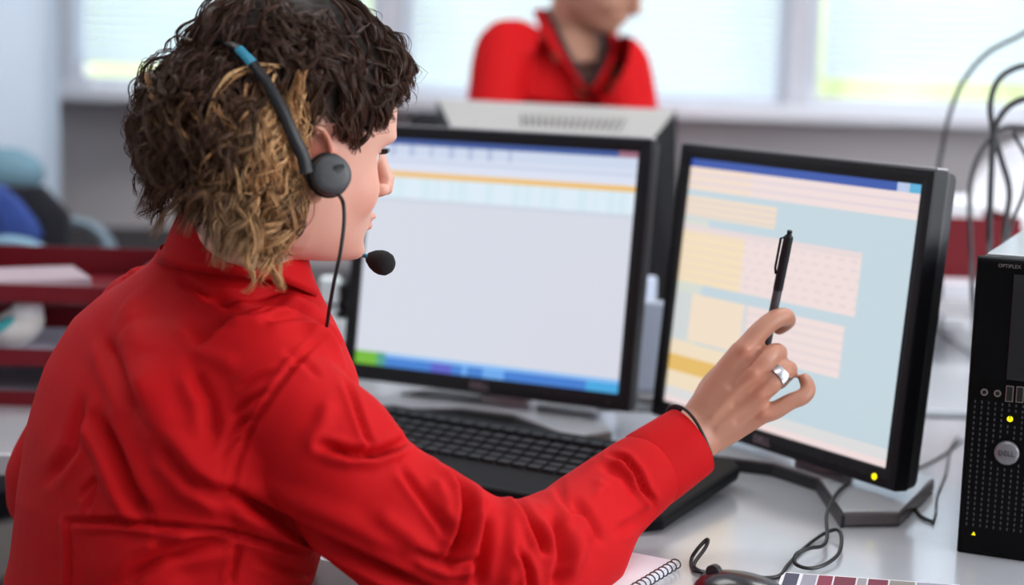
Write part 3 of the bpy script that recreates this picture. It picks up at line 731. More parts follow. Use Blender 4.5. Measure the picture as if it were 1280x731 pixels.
# trousers (under the desk edge) and shoes
tr_m = mat('dark_trousers', (.015, .015, .02), .9, bump=.3); tr = MB()
hipc = NK0-BF*.12
for sg in (-1, 1):
    hj = hipc+BR*sg*.09+ZZ*.50; kn = hj+BF*.42+ZZ*.02; an = kn+BF*.03-ZZ*.42
    tr.tube(spline([hj-BF*.05, hj, (hj+kn)/2, kn, (kn+an)/2, an], 5), np.interp(np.linspace(0, 1, 26), [0, .2, .6, .8, 1], [.10, .098, .07, .055, .045]), 20)
tr.ell(hipc+ZZ*.51, .13, .18, .10, np.array([BF, BR, ZZ]))
finish('trousers', remesh(tr, .012, 4), tr_m, woman)
for sg in (-1, 1):
    an = hipc+BR*sg*.09+BF*.45
    part('shoe', MB().ell(an+BF*.05+ZZ*.05, .125, .042, .048, np.array([BF, BR, ZZ])), black_pl, woman, smooth=True)
# ring and wrist band
rc = h(972, 470, -10); rd = nrm(h(986, 462, -4)-h(958, 484, -14)); rx_ = nrm(np.cross(rd, CF)); ry_ = np.cross(rd, rx_)
rg = MB(); rg.loft([[rc+rd*t+rx_*r*math.cos(a)+ry_*r*math.sin(a) for a in np.linspace(0, 2*PI, 36, endpoint=False)] for t, r in ((-.0048, .0112), (-.0048, .0122), (-.002, .01275), (.002, .01275), (.0048, .0122), (.0048, .0112))], closed=True)
part('finger_ring', rg, steel_m, woman, smooth=True, sharp=50, label='wide silver ring')
wc = P(865, 535, 1.628); wd_ = nrm(P(900, 515, 1.64)-P(840, 565, 1.62)); wx_ = nrm(np.cross(wd_, CF)); wy_ = np.cross(wd_, wx_)
wb = [P(864, 541, 1.632)+wx_*.0325*math.cos(a)+wy_*.0265*math.sin(a)+wd_*.003*math.sin(2*a) for a in np.linspace(0, 2*PI, 60, endpoint=False)]
part('wrist_band', MB().tube(wb, .0016, 8, closed=True), rubber_m, woman, smooth=True, label='thin black elastic wrist band')
# pen, held
pa_, pb_ = P(987.5, 288, 1.625), P(957, 436, 1.672)
pd = nrm(pb_-pa_); pn = thing('pen', 'slim black pen held upright between the fingers of the pointing hand', 'pen', pb_)
part('barrel', MB().lathe(pa_, pd, [(.0001, .006), (.0042, .006), (.0046, .008), (.0048, .03), (.0048, .062), (.0046, .062)]), black_pl, pn, smooth=True, sharp=40)
part('grip', MB().lathe(pa_, pd, [(.0046, .062), (.0045, .064), (.0045, .09), (.0046, .092), (.0046, .118), (.0040, .122), (.0016, .134), (.0005, .136)]), mat('smoky_grip', (.06, .065, .075), .25, spec=.7), pn, smooth=True, sharp=40, label='translucent grey barrel section')
part('push_button', MB().lathe(pa_, pd, [(.0001, -.0005), (.0022, 0), (.0026, .0012), (.0024, .004), (.0038, .0062), (.0001, .0063)]), black_pl, pn, smooth=True, sharp=40)
cx2 = -nrm(np.cross(pd, CF)); cx2 = cx2 if cx2@CR < 0 else -cx2
part('clip', MB().tube([pa_+pd*.008+cx2*.004, pa_+pd*.009+cx2*.0072, pa_+pd*.04+cx2*.0068, pa_+pd*.046+cx2*.0052], .0012, 8), black_pl, pn, smooth=True)
#@@H0

# ---------------------------------------------------------------- hair
EL_ = [((-.002, 0, .051), (.101, .089, .092)), ((-.060, -.004, .000), (.074, .094, .082)), ((-.032, -.056, -.052), (.044, .032, .054)), ((-.032, .056, -.052), (.044, .032, .054)),
       ((.050, -.012, .080), (.044, .058, .036)), ((.040, -.058, .040), (.036, .022, .030)), ((.040, .058, .040), (.036, .022, .030))]
EC = np.array([e[0] for e in EL_]); ER_ = np.array([e[1] for e in EL_])
def hsdf(p):
    q = p[:, None, :]-EC[None]; k0 = np.linalg.norm(q/ER_, axis=2); k1 = np.linalg.norm(q/ER_**2, axis=2)+1e-9
    d = k0*(k0-1)/k1; j = d.argmin(1); g = (q/ER_**2)[np.arange(len(p)), j]; g /= np.linalg.norm(g, axis=1)[:, None]+1e-9
    return d[np.arange(len(p)), j], g
def hairline(p):
    """True where hair may lie"""
    x, y, z = p[..., 0], p[..., 1], p[..., 2]
    lim = np.interp(x, [-.012, -.008, .0, .012, .03, .05, .075, .10, .13], [-.30, .014, .022, .010, .004, .016, .050, .064, .068])
    return z > lim
base = MB()
for c, r in EL_: base.ell(c, r[0]-.009, r[1]-.009, r[2]-.009, None, 36, 22)
hb = remesh(base, .0035, 4)
V, N = mget(hb)
V = V+N*(.0035*vnoise(V, 140, 5)+.0022*vnoise(V, 300, 6))[:, None]*1.4
bm = bmesh.new(); mset(hb, V); bm.from_mesh(hb)
okv = hairline(V+np.array([-.006, 0, -.006]))
bm.verts.ensure_lookup_table(); bmesh.ops.delete(bm, geom=[bm.verts[i] for i in np.where(~okv)[0]], context='VERTS'); bm.to_mesh(hb); bm.free()
V, N = mget(hb); V = head_c+V@HAX; mset(hb, V)
hairbase_m = mat('hair_gap_shade', (.016, .008, .005), .75, noise=.5, nscale=120)  # darker than the strands: shade of the gaps put into the colour
hair = finish('hair', hb, hairbase_m, woman)
CAML = hloc(CAM[None])[0]
def strands(nc, per, seg, sampler, length, amp, wave, colfn, lift=(.0, .006), spread=.0026, rad=.00048, freeze=True, seed=1):
    r = np.random.default_rng(seed)
    p = sampler(r, nc); n = len(p); step = length(p, r)/seg
    crown = np.array([-.03, 0, .13]); path = [p.copy()]; alive = np.ones(n, bool); lf = r.uniform(*lift, n); free = np.zeros(n, bool); al = [alive.copy()]
    wob = r.normal(size=(n, 3))*.22; jit = r.uniform(-.009, .012, (n, 1))*np.array([0, 0, 1.]); zmin = np.interp(p[:, 0], [-.14, -.09, -.05, -.02], [-.035, -.074, -.096, -.118])+r.uniform(-.014, .014, n)
    for k in range(seg):
        d, g = hsdf(p); out = p-crown; out[:, 2] *= .3; out /= np.linalg.norm(out, axis=1)[:, None]+1e-9
        f = np.array([0, 0, -1.])*1.0+out*.9+wob; f[:, 0] -= .25*(p[:, 0] < 0)
        free |= (g[:, 2] < -.55) & (p[:, 2] < -.03)
        t = f-g*(f*g).sum(1)[:, None]; t[free] = np.array([0, 0, -1.])+wob[free]*.5+g[free]*np.array([.35, .35, 0]); t /= np.linalg.norm(t, axis=1)[:, None]+1e-9
        p = p+t*step[:, None]
        d, g = hsdf(p); mv = (lf-d)*.7; mv[free] = np.clip(mv[free], 0, None)*.0; p = p+g*mv[:, None]
        if freeze:
            ok = hairline(p+jit) & (p[:, 2] > zmin); alive &= ok
        p = np.where(alive[:, None], p, path[-1]); path.append(p.copy()); al.append(alive.copy())
    G = np.stack(path, 1); m = seg+1                       # n, m, 3
    nl = np.stack(al, 1).sum(1)
    keep = nl > max(4, seg//5); G = G[keep]; nl = nl[keep]; n = len(G)
    # curl: helix around each guide
    T = np.gradient(G, axis=1); T /= np.linalg.norm(T, axis=2)[..., None]+1e-9
    A = np.cross(T, np.array([.2, .3, 1.])+0*T); A /= np.linalg.norm(A, axis=2)[..., None]+1e-9; B = np.cross(T, A)
    s_ = np.linspace(0, 1, m)[None]; ph0 = r.uniform(0, 2*PI, n)[:, None]; am = (r.uniform(*amp, n)[:, None])*np.clip(s_*3, .25, 1); L = (step*seg)[keep][:, None]; wv = r.uniform(*wave, n)[:, None]
    sgn = r.choice([-1, 1], n)[:, None]; ph = ph0+sgn*2*PI*L*s_/wv
    Cc = G+A*(am*np.cos(ph))[..., None]+B*(am*np.sin(ph)*.8)[..., None]
    allp = []; cols = []; nls = []
    for k in range(per):
        ofs = r.uniform(-1, 1, (n, 2))*spread*(1+1.6*s_[..., None].mean()*0); fr = (.5+.9*s_**2)
        dph = r.normal(size=(n, 1))*.16; am2 = am*(1+r.normal(size=(n, 1))*.08)
        ph2 = ph+dph*s_*2+dph*.3
        q = G+A*(am2*np.cos(ph2)+ofs[:, :1]*fr)[..., None]+B*(am2*np.sin(ph2)*.8+ofs[:, 1:]*fr)[..., None]
        fly = (r.uniform(size=(n, 1)) < .06)*r.normal(size=(n, 1))*.010*s_**2
        q = q+A*fly[..., None]
        allp.append(q); nls.append(nl); cols.append(colfn(q, r, k))
    Q_ = np.concatenate(allp); nl = np.concatenate(nls); C_ = np.concatenate(cols)
    # cross-section tubes, three sides
    T = np.gradient(Q_, axis=1); T /= np.linalg.norm(T, axis=2)[..., None]+1e-9
    A = np.cross(T, np.array([.31, .21, .9])+0*T); A /= np.linalg.norm(A, axis=2)[..., None]+1e-9; B = np.cross(T, A)
    idx = np.arange(m)[None]; rr = rad*np.clip((nl[:, None]-idx)/6., 0.05, 1)*np.clip((m-idx)/5., .15, 1)
    ring_ = [Q_+A*(rr*math.cos(a))[..., None]+B*(rr*math.sin(a))[..., None] for a in (0, 2*PI/3, 4*PI/3)]
    VV = np.stack(ring_, 2)                                 # N, m, 3sides, 3
    NN = len(VV); i0 = np.arange(NN)[:, None, None]*m*3+np.arange(m-1)[None, :, None]*3
    ks = np.arange(3)[None, None]; kn = (np.arange(3)+1) % 3; kn = kn[None, None]
    F = np.stack([i0+ks, i0+kn, i0+3+kn, i0+3+ks], -1)
    live = (np.arange(m-1)[None] < nl[:, None]); F = F[live]
    return VV.reshape(-1, 3), F.reshape(-1, 4), np.repeat(C_.reshape(-1, 3), 3, 0)
def hmesh(name, sets, m, parent, label=None, kind='stuff'):
    V = []; F = []; C = []; o = 0
    for v, f, c in sets: V.append(v); F.append(f+o); C.append(c); o += len(v)
    V = np.concatenate(V); F = np.concatenate(F); C = np.concatenate(C); V = head_c+V@HAX
    used = np.zeros(len(V), bool); used[F.ravel()] = True; mp = np.cumsum(used)-1; V = V[used]; C = C[used]; F = mp[F]
    base_ = wloc(parent); me = bpy.data.meshes.new(name); me.vertices.add(len(V)); me.vertices.foreach_set('co', (V-base_).ravel())
    me.loops.add(F.size); me.loops.foreach_set('vertex_index', F.ravel().astype(np.int32)); me.polygons.add(len(F)); me.polygons.foreach_set('loop_start', np.arange(0, F.size, 4, dtype=np.int32))
    me.update(calc_edges=True); me.polygons.foreach_set('use_smooth', [True]*len(F)); me.materials.append(m); vcol(me, C)
    ob = link(name, me, parent, None, label); ob['kind'] = kind; return ob
def samp(boxes):
    def f(r, n):
        out = []
        while sum(len(o) for o in out) < n:
            j = r.choice(len(EC), 4*n, p=boxes); u = r.normal(size=(4*n, 3)); u /= np.linalg.norm(u, axis=1)[:, None]
            p = EC[j]+u*ER_[j]; d, g = hsdf(p); v = CAML-p; v /= np.linalg.norm(v, axis=1)[:, None]
            face = (g*v).sum(1)
            ok = (d > -.004) & hairline(p) & (p[:, 2] > -.07) & ((face > -.25) | (r.uniform(size=len(p)) < .18))
            out.append(p[ok])
        return np.concatenate(out)[:n]
    return f
def colr(q, r, k):
    """root colour to tip colour; the sun-bleached lengths are on the right side of the head"""
    n, m, _ = q.shape; s_ = np.linspace(0, 1, m)[None, :, None]
    d = np.array([.066, .029, .018]); mid = np.array([.13, .064, .032]); bl = np.array([.74, .43, .20])
    x, y, z = q[..., 0], q[..., 1], q[..., 2]
    side = np.exp(-(((x+.038)/.052)**2))*np.clip((-y-.02)/.04, 0, 1)*np.clip((.075-z)/.07, 0, 1)
    low = np.clip((.06-z)/.16, 0, 1)*.34*(x < -.01)
    pr_ = r.uniform(size=(n, 1)); w_ = np.clip(side*1.15+low*1.1-pr_**.6*1.1, 0, 1)[..., None]*np.clip(s_*1.6+.15, 0, 1)
    var = r.uniform(.6, 1.5, (n, 1, 1)); tipb = np.clip(low*2, 0, 1)[..., None]*s_*.8
    c = d*(1-tipb)+mid*tipb*1.5
    return np.clip((c*(1-w_)+bl*w_)*var, 0, 1)
hair_m = attr_mat('hair_strands', 'Col', .34, spec=.28)
base_p = np.array([.30, .26, .15, .03, .14, .10, .02])
s1 = strands(420, 19, 34, samp(base_p), lambda p, r: np.where(p[:, 0] > .0, r.uniform(.06, .10, len(p)), r.uniform(.10, .17, len(p))), (.0022, .0045), (.050, .085), colr, lift=(-.006, .000), spread=.0030, rad=.00036, seed=3)
s2 = strands(170, 13, 38, samp(np.array([.22, .34, .2, .04, .14, .04, .02])), lambda p, r: np.where(p[:, 0] > .0, r.uniform(.045, .08, len(p)), r.uniform(.07, .13, len(p))), (.0055, .0095), (.042, .065), colr, lift=(-.003, .003), spread=.0016, rad=.00038, seed=5)
s3 = strands(150, 2, 30, samp(np.array([.25, .42, .15, .03, .12, .02, .01])), lambda p, r: r.uniform(.05, .10, len(p)), (.005, .011), (.03, .06), colr, lift=(-.001, .005), spread=.003, rad=.00030, seed=8)
def tubes(Q_, rad, C_):
    """Q_ (N, m, 3) local paths -> thin three-sided tubes"""
    N_, m, _ = Q_.shape; T = np.gradient(Q_, axis=1); T /= np.linalg.norm(T, axis=2)[..., None]+1e-9
    A = np.cross(T, np.array([.31, .21, .9])+0*T); A /= np.linalg.norm(A, axis=2)[..., None]+1e-9; B = np.cross(T, A)
    idx = np.arange(m)[None]; rr = rad*np.clip((m-idx)/8., .12, 1)*np.clip((idx+1)/3., .2, 1)
    VV = np.stack([Q_+A*(rr*math.cos(a))[..., None]+B*(rr*math.sin(a))[..., None] for a in (0, 2*PI/3, 4*PI/3)], 2)
    i0 = np.arange(N_)[:, None, None]*m*3+np.arange(m-1)[None, :, None]*3; ks = np.arange(3)[None, None]; kn = ((np.arange(3)+1) % 3)[None, None]
    F = np.stack([i0+ks, i0+kn, i0+3+kn, i0+3+ks], -1).reshape(-1, 4)
    return VV.reshape(-1, 3), F, np.repeat(C_.reshape(-1, 3), 3, 0)
def onhair(px, py, off):
    """local points lying on the hair shell, seen from the camera side"""
    px = np.asarray(px, float); py = np.asarray(py, float)
    dr = CF[None]+CR[None]*((px-CW/2)/FPX)[:, None]+CU[None]*((CH/2-py)/FPX)[:, None]; t = np.full(len(px), 1.30)
    for _ in range(40):
        d, g = hsdf(hloc(CAM[None]+dr*t[:, None])); t = t+np.clip(d-off, -.01, .02)*.8
        t = np.minimum(t, 1.50)
    return hloc(CAM[None]+dr*t[:, None])
r_ = np.random.default_rng(21); Ql = []; Cl = []
def lock(pts, ns, off, spread, base_c, var=.35):
    q = spline(np.array(pts, float), 8)[:40]; m = 48
    s_ = np.linspace(0, 1, m); L_0 = np.linspace(0, 1, len(q)); X = np.interp(s_, L_0, q[:, 0]); Y = np.interp(s_, L_0, q[:, 1])
    o = np.full(m, off)+.003*np.sin(s_*7+r_.uniform(0, 6)); G = onhair(X, Y, o)
    for _ in range(4): G[1:-1] = (G[:-2]+G[1:-1]*2+G[2:])/4
    for k in range(ns):
        a = r_.normal(size=3)*spread; b = r_.normal(size=3)*spread*1.4
        Ql.append(G+a[None]*(1-s_)[:, None]+b[None]*s_[:, None]+.0006*np.sin(s_[:, None]*r_.uniform(8, 22)+r_.uniform(0, 6, 3)[None]))
        c = np.array(base_c)*r_.uniform(1-var, 1+var); Cl.append(np.repeat(c[None], m, 0))
blond = (.76, .46, .22); honey = (.44, .22, .09); brown = (.11, .055, .030)
# the long golden loop behind the band and its companions
lock([(350, 84), (318, 82), (290, 92), (268, 118), (260, 150), (264, 178), (272, 188)], 7, .004, .0009, blond)
lock([(345, 88), (315, 88), (292, 98), (272, 122), (263, 150)], 5, .004, .0012, honey)
lock([(300, 184), (294, 205), (300, 232), (298, 256), (286, 274)], 6, .005, .0009, blond)
lock([(262, 192), (250, 210), (252, 232), (260, 248)], 5, .004, .001, honey)
for k in range(86):
    x0 = r_.uniform(318, 388); y0 = r_.uniform(88, 190) if x0 > 340 else r_.uniform(140, 210)
    x1 = np.clip(x0+r_.normal(-6, 34), 282, 402); y1 = min(r_.uniform(225, 338), 338 if x1 > 340 else 306)
    n_p = max(4, int((y1-y0)/15)); ph = r_.uniform(0, 6.3); am = r_.uniform(4, 11); wl = r_.uniform(46, 78)
    pts = []
    for i in range(n_p+1):
        t = i/n_p; y = y0+(y1-y0)*t; env = min(1, t*3+.2)
        pts.append((x0+(x1-x0)*t+am*env*math.sin(2*PI*y/wl+ph), y+am*.35*math.cos(2*PI*y/wl+ph)))
    lock(pts, int(r_.integers(4, 8)), r_.uniform(-.001, .006), r_.uniform(.0008, .0018), blond if r_.uniform() < .6 else honey)
for k in range(60):                                     # darker ringlets over the back of the bob
    x0 = r_.uniform(175, 335); y0 = r_.uniform(70, 220); L0 = r_.uniform(50, 95); ph = r_.uniform(0, 6.3); am = r_.uniform(6, 13); wl = r_.uniform(38, 60); dx_ = r_.normal(0, .25)
    pts = [(x0+dx_*L0*t+am*math.sin(2*PI*L0*t/wl+ph), min(y0+L0*t+am*.6*math.cos(2*PI*L0*t/wl+ph), 300)) for t in np.linspace(0, 1, 9)]
    lock(pts, int(r_.integers(5, 9)), r_.uniform(.0, .005), r_.uniform(.0007, .0014), brown if r_.uniform() < .72 else honey, .5)
for k in range(46):                                     # swept waves over the crown and front
    x0 = r_.uniform(320, 400); y0 = r_.uniform(5, 70); x1 = x0+r_.uniform(45, 95); y1 = y0+r_.uniform(10, 75); ph = r_.uniform(0, 6.3); am = r_.uniform(4, 9); nx_, ny_ = nrm([-(y1-y0), x1-x0])
    pts = [(x0+(x1-x0)*t+nx_*am*math.sin(t*8+ph), y0+(y1-y0)*t+ny_*am*math.sin(t*8+ph)) for t in np.linspace(0, 1, 9)]
    lock(pts, int(r_.integers(5, 9)), r_.uniform(-.001, .003), r_.uniform(.0007, .0014), (.085, .045, .032), .5)
# stray curls hanging over the forehead
for pts in ([(470, 60), (492, 66), (500, 82), (497, 100), (486, 108), (478, 104)], [(460, 78), (484, 84), (494, 102), (490, 122), (476, 128)], [(455, 98), (474, 108), (482, 124), (474, 134), (462, 132)], [(448, 40), (462, 30), (470, 36), (470, 52)]):
    lock(pts, 6, .006, .0007, (.05, .026, .018), .3)
# loops standing off the back of the bob
for pts in ([(215, 60), (196, 66), (186, 84), (196, 98), (206, 92)], [(196, 112), (176, 108), (166, 122), (168, 140), (178, 138)], [(186, 180), (170, 186), (168, 204), (180, 212)], [(240, 52), (222, 46), (208, 54), (204, 72)]):
    lock(pts, 6, .004, .0009, (.10, .05, .028), .4)
lk = tubes(np.array(Ql), .00042, np.array(Cl))
hmesh('curls', [s1, s2, s3, lk], hair_m, hair, 'curly strands, dark brown with blond lengths by the ear')
print('HAIR tris', sum(len(s[1]) for s in (s1, s2, s3))*2)
# ---------------------------------------------------------------- headset
hsx = thing('headset', 'black wired headset with foam microphone worn over the curly hair', 'headset', hp(-.005, -.09, -.03))
def hband(px, py, y):
    x = z = 0.
    for _ in range(8):
        d_ = 1.5+.485*x+.875*y; x = ((px-358)/2100*d_+.485*y)/.875; z = (177-py)/2100*d_+.12*x
    return (x, y, z)
half = [hband(*q) for q in ((408, 206, -.104), (402, 186, -.104), (388, 160, -.104), (372, 130, -.101), (352, 100, -.095), (332, 77, -.086), (312, 60, -.074), (294, 50, -.056))]
bp = spline([hp(*q) for q in half+[(half[-1][0]-.002, 0, half[-1][2]+.004)]+[(x, -y, z) for x, y, z in half[::-1]]], 6)
def strap(idx, w0, w1, th_, m, name, lift=0., label=None):
    pts = bp[idx]; ring_ = []
    T = np.gradient(pts, axis=0)
    for i, p in enumerate(pts):
        t = nrm(T[i]); o = nrm((p-hp(-.04, 0, .0))-t*((p-hp(-.04, 0, 0))@t)); b = np.cross(t, o); w_ = w0+(w1-w0)*i/(len(pts)-1)
        p = p+o*lift
        ring_.append([p+b*w_/2*x+o*th_/2*y for x, y in ((-1, -.6), (-1, .3), (-.6, 1), (.6, 1), (1, .3), (1, -.6))])
    part(name, MB().loft(ring_), m, hsx, smooth=True, sharp=45, label=label)
strap(slice(0, 34), .012, .0085, .0045, black_pl, 'headband')
strap(slice(33, 45), .0085, .0070, .0034, black_pl, 'headband')
strap(slice(32, 40), .0088, .0080, .0044, teal_m, 'size_strip', .0004, 'teal size-adjusting strip')
strap(slice(44, 64), .0070, .0085, .0038, black_pl, 'headband')
strap(slice(63, 97), .0085, .012, .0045, black_pl, 'headband')
cupm = mat('cup_grey', (.045, .047, .052), .45, bump=.2, bscale=1200)
for sg in (-1, 1):
    cn = nrm(HL*sg*1.-HF*.10+HU*.12); cc_ = hp(.004, sg*.100, -.021)
    part('ear_cushion', MB().lathe(cc_-cn*.013, cn, [(.0001, 0), (.016, 0), (.019, .003), (.0195, .006), (.018, .0095), (.0001, .0105)], 32), foam_m, hsx, smooth=True)
    cup = part('ear_cup', MB().lathe(cc_-cn*.004, cn, [(.0001, 0), (.0172, 0), (.0178, .0035), (.0170, .0075), (.0150, .0095), (.0100, .0104), (.0001, .0106)], 40), cupm, hsx, smooth=True, sharp=60)
    cu_ = nrm(np.cross(cn, HF)); cv = np.cross(cu_, cn)
    for k_ in range(5):
        a = cc_+cn*.0066+cv*(.006+.0)+cu_*0; ofs = (k_-2)*.0021
        part('vent_slot', MB().box(cc_+cn*.0064+HU*(.006+ofs*.55)+HF*(.005+ofs*.75), .0009, .0008, .0085-.0015*abs(k_-1), np.array([nrm(HF*.8+HU*.6), cn, nrm(HU*.8-HF*.6)])), rubber_m, cup)
mc = P(477, 328, 1.56); bm_pts = spline([hp(-.002, .112, -.040), hp(.03, .108, -.062), hp(.07, .078, -.088), hp(.098, .045, -.096), P(452, 318, 1.565), mc], 8)
part('microphone_boom', MB().tube(bm_pts, .0021, 10), teal_m, hsx, smooth=True, label='thin teal microphone boom')
md = nrm(mc-P(452, 318, 1.57)); part('microphone_foam', MB().lathe(mc-md*.014, md, [(.0001, -.002), (.005, -.001), (.009, .005), (.0112, .011), (.0116, .016), (.0105, .021), (.007, .025), (.0001, .0268)], 28), foam_m, hsx, smooth=True)
cab = spline([hp(.010, -.106, -.036), P(429, 254, 1.43), P(430, 280, 1.43), P(425, 318, 1.43), P(417, 355, 1.44), P(410, 398, 1.46), P(408, 425, 1.50), P(420, 470, 1.55), P(440, 540, 1.58)], 8)
part('cable', MB().tube(cab, .0017, 8), rubber_m, hsx, smooth=True)
#@@H1
#@@D0

# ---------------------------------------------------------------- keyboard
k0 = D(480, 533); k1 = D(897, 603); kX = nrm(k1-k0); kY = np.array([-kX[1], kX[0], 0])   # kX to the right, kY away
kc = k1-kX*.228-kY*.09; kb = thing('keyboard', 'black keyboard partly hidden behind the raised red sleeve', 'keyboard', [kc[0], kc[1], TZ])
def kp(x, y, z=0.): return kc*[1, 1, 0]+[0, 0, TZ+z]+kX*x+kY*y
outl = [(-.215, -.120), (-.14, -.134), (0, -.140), (.14, -.136), (.232, -.150), (.262, -.125), (.262, .070), (.248, .09), (-.215, .09), (-.228, .075), (-.228, -.06)]
rings = []
for z0, sc in ((.002, .99), (.012, 1.), (.016, .995), (.018, .985)):
    rings.append([kp(x*sc, y*sc, z0+max(0, y+.03)*.10) for x, y in outl])
part('case', MB().loft(rings), mat('keyboard_black', (.006, .006, .007), .6, spec=.12), kb, bevel=.002)
km = MB(); 
for dx, dy in ((0, 0),):
    km.loft([[kX*a*.0088*s_+kY*b*.0088*s_+ZZ*z for a, b in ((-1, -1), (1, -1), (1, 1), (-1, 1))] for z, s_ in ((0, 1), (.004, .95), (.0075, .80))])
key_m = mat('key_black', (.006, .006, .007), .5, spec=.2); first = {}
rows = [(.052, [(-.210+.019*i) for i in range(20)], .88)]+[(.026-.0195*j, [(-.210+.0205*.93*i+(.004*j)) for i in range(22)], 1.) for j in range(5)]
for y, xs_, s_ in rows:
    for x in xs_:
        if x > .213: continue
        c_ = kp(x, y, .0175+max(0, y+.03)*.10)
        if not first:
            o = part('key', MB().add(np.array(km.v)+c_, km.f), key_m, kb, origin=c_); first['k'] = o
        else:
            o = first['k'].copy(); COL.objects.link(o); o.location = Vector((c_-wloc(kb)).tolist())
# ---------------------------------------------------------------- mouse, cords, paper
mp = D(905, 762); mo = thing('computer_mouse', 'dark computer mouse at the bottom edge beside the spiral notebook', 'mouse', mp)
mb_ = MB(); mx_ = nrm(D(945, 745)-mp); my_ = np.array([-mx_[1], mx_[0], 0])
mb_.loft([[mp+mx_*(.030*s_*math.cos(t))+my_*(.052*s_*math.sin(t)-.02)+ZZ*z for t in np.linspace(0, 2*PI, 32, endpoint=False)] for z, s_ in ((.001, .96), (.008, 1.), (.018, .97), (.027, .82), (.033, .58), (.036, .3), (.0365, .08))])
part('shell', mb_, mat('mouse_black', (.012, .012, .016), .25, coat=.3), mo, smooth=True)
part('wheel', MB().lathe(mp+my_*.012+ZZ*.031-mx_*.003, mx_, [(.0001, 0), (.007, 0), (.007, .006), (.0001, .006)], 20), rubber_m, mo, smooth=True, sharp=40)
def DZ(px, py, z=.0022): return D(px, py, TZ+z)
def cord(name, label, pts, r=.0019, m=rubber_m, group=None):
    p = spline(pts, 7); o = part(name, MB().tube(p, r, 8), m, smooth=True); tag(o, label, 'cable', group); return o
mcord = [mp+my_*.034+ZZ*.008, DZ(880, 717), DZ(868, 712), DZ(864, 700), DZ(872, 686, .012), DZ(884, 674, .02), DZ(882, 684, .015), DZ(868, 704, .008), DZ(872, 712, .006), DZ(888, 716), DZ(925, 718), DZ(956, 722), DZ(975, 719), DZ(985, 706), DZ(1004, 686), DZ(1028, 668, .004), DZ(1046, 662, .008), DZ(1052, 672, .008), DZ(1048, 692, .006), DZ(1030, 706, .004), DZ(1010, 710, .004), DZ(994, 704, .006), DZ(996, 692, .012), DZ(1012, 685, .013), DZ(1028, 682, .008), DZ(1034, 670, .010), DZ(1034, 640, .018), DZ(1050, 612, .02), DZ(1075, 599, .01), DZ(1100, 606, .004), DZ(1135, 625), DZ(1150, 644), DZ(1166, 652)]
cord('mouse_cable', 'thin black mouse cable looping across the desk below the right screen', mcord)
cord('thin_cable', 'thin black cable coming down beside the computer tower', [DZ(1166, 654), DZ(1170, 640), DZ(1172, 618), DZ(1183, 590), DZ(1188, 562), DZ(1198, 545)], .0014)
cord('thin_cable', 'thin cable crossing the desk between the right screen and the tower', [DZ(1120, 592), DZ(1150, 584), DZ(1180, 568), DZ(1204, 550)], .0014)
cord('thin_cable', 'black cable lying behind the left screen base', [DZ(660, 520), DZ(700, 498), DZ(745, 510), DZ(790, 502), DZ(815, 500)], .002)
cord('thin_cable', 'dark cable lying on the desk in the gap between the screens', [DZ(790, 498), DZ(800, 480), DZ(788, 462), DZ(775, 440)], .002)
ocord = lambda a, b, z=.003: D(a, b, TZ+z)
cord('thin_cable', 'thin dark cable on the pale far desk right of the right screen', [ocord(1140, 392), ocord(1165, 405), ocord(1190, 425), ocord(1225, 450)], .0016)
# spiral notebook
nc = D(852, 711); na = D(800, 743); nd_ = D(620, 660)
nX = nrm(D(852, 706)-D(800, 738)); nY = np.array([nX[1], -nX[0], 0]); nY = nY if nY@(nd_-nc) > 0 else -nY
nbk = thing('spiral_notebook', 'open white spiral notebook lying at the front edge below the sleeve', 'notebook', [*(na+nY*.1)[:2], TZ])
n0_ = nc*[1, 1, 0]+[0, 0, TZ]
L1, L2 = .21, .150
for k_ in range(3):
    q = [n0_+nY*(.004+.001*k_), n0_+nY*(.004+L2*1.4), n0_+nY*(.004+L2*1.4)-nX*L1, n0_+nY*.004-nX*L1]
    part('page', MB().prism([p+ZZ*(.0006+.0022*k_) for p in q], (0, 0, .0018)), paper_m, nbk)
for k_ in range(22):
    c_ = n0_-nX*(.006+.0092*k_)+nY*.004+ZZ*.0056
    part('wire_ring', MB().tube([c_+nY*.0052*math.cos(a)+ZZ*.0045*math.sin(a)+nX*.0012*a/6 for a in np.linspace(0, 2*PI, 16)], .0007, 6), mat('wire', (.10, .10, .11), .3, metal=.8) if k_ == 0 else MATS['wire'], nbk)
# left loose paper and thin brown slab by the desk front
lp = [D(466, 735), D(492, 716), D(600, 724), D(640, 760)]
tag(part('paper_sheet', MB().prism([p+ZZ*.006 for p in lp], (0, 0, .001)), paper_m), 'white sheet of paper at the front edge left of the notebook, under the sleeve', 'paper')
fd = [D(392, 703), D(470, 722), D(560, 760), D(380, 745)]
tag(part('brown_slab', MB().prism([p+ZZ*.001 for p in fd], (0, 0, .004)), edge_m, bevel=.001), 'thin brown slab lying at the desk edge right beside the red shirt', 'brown_slab')
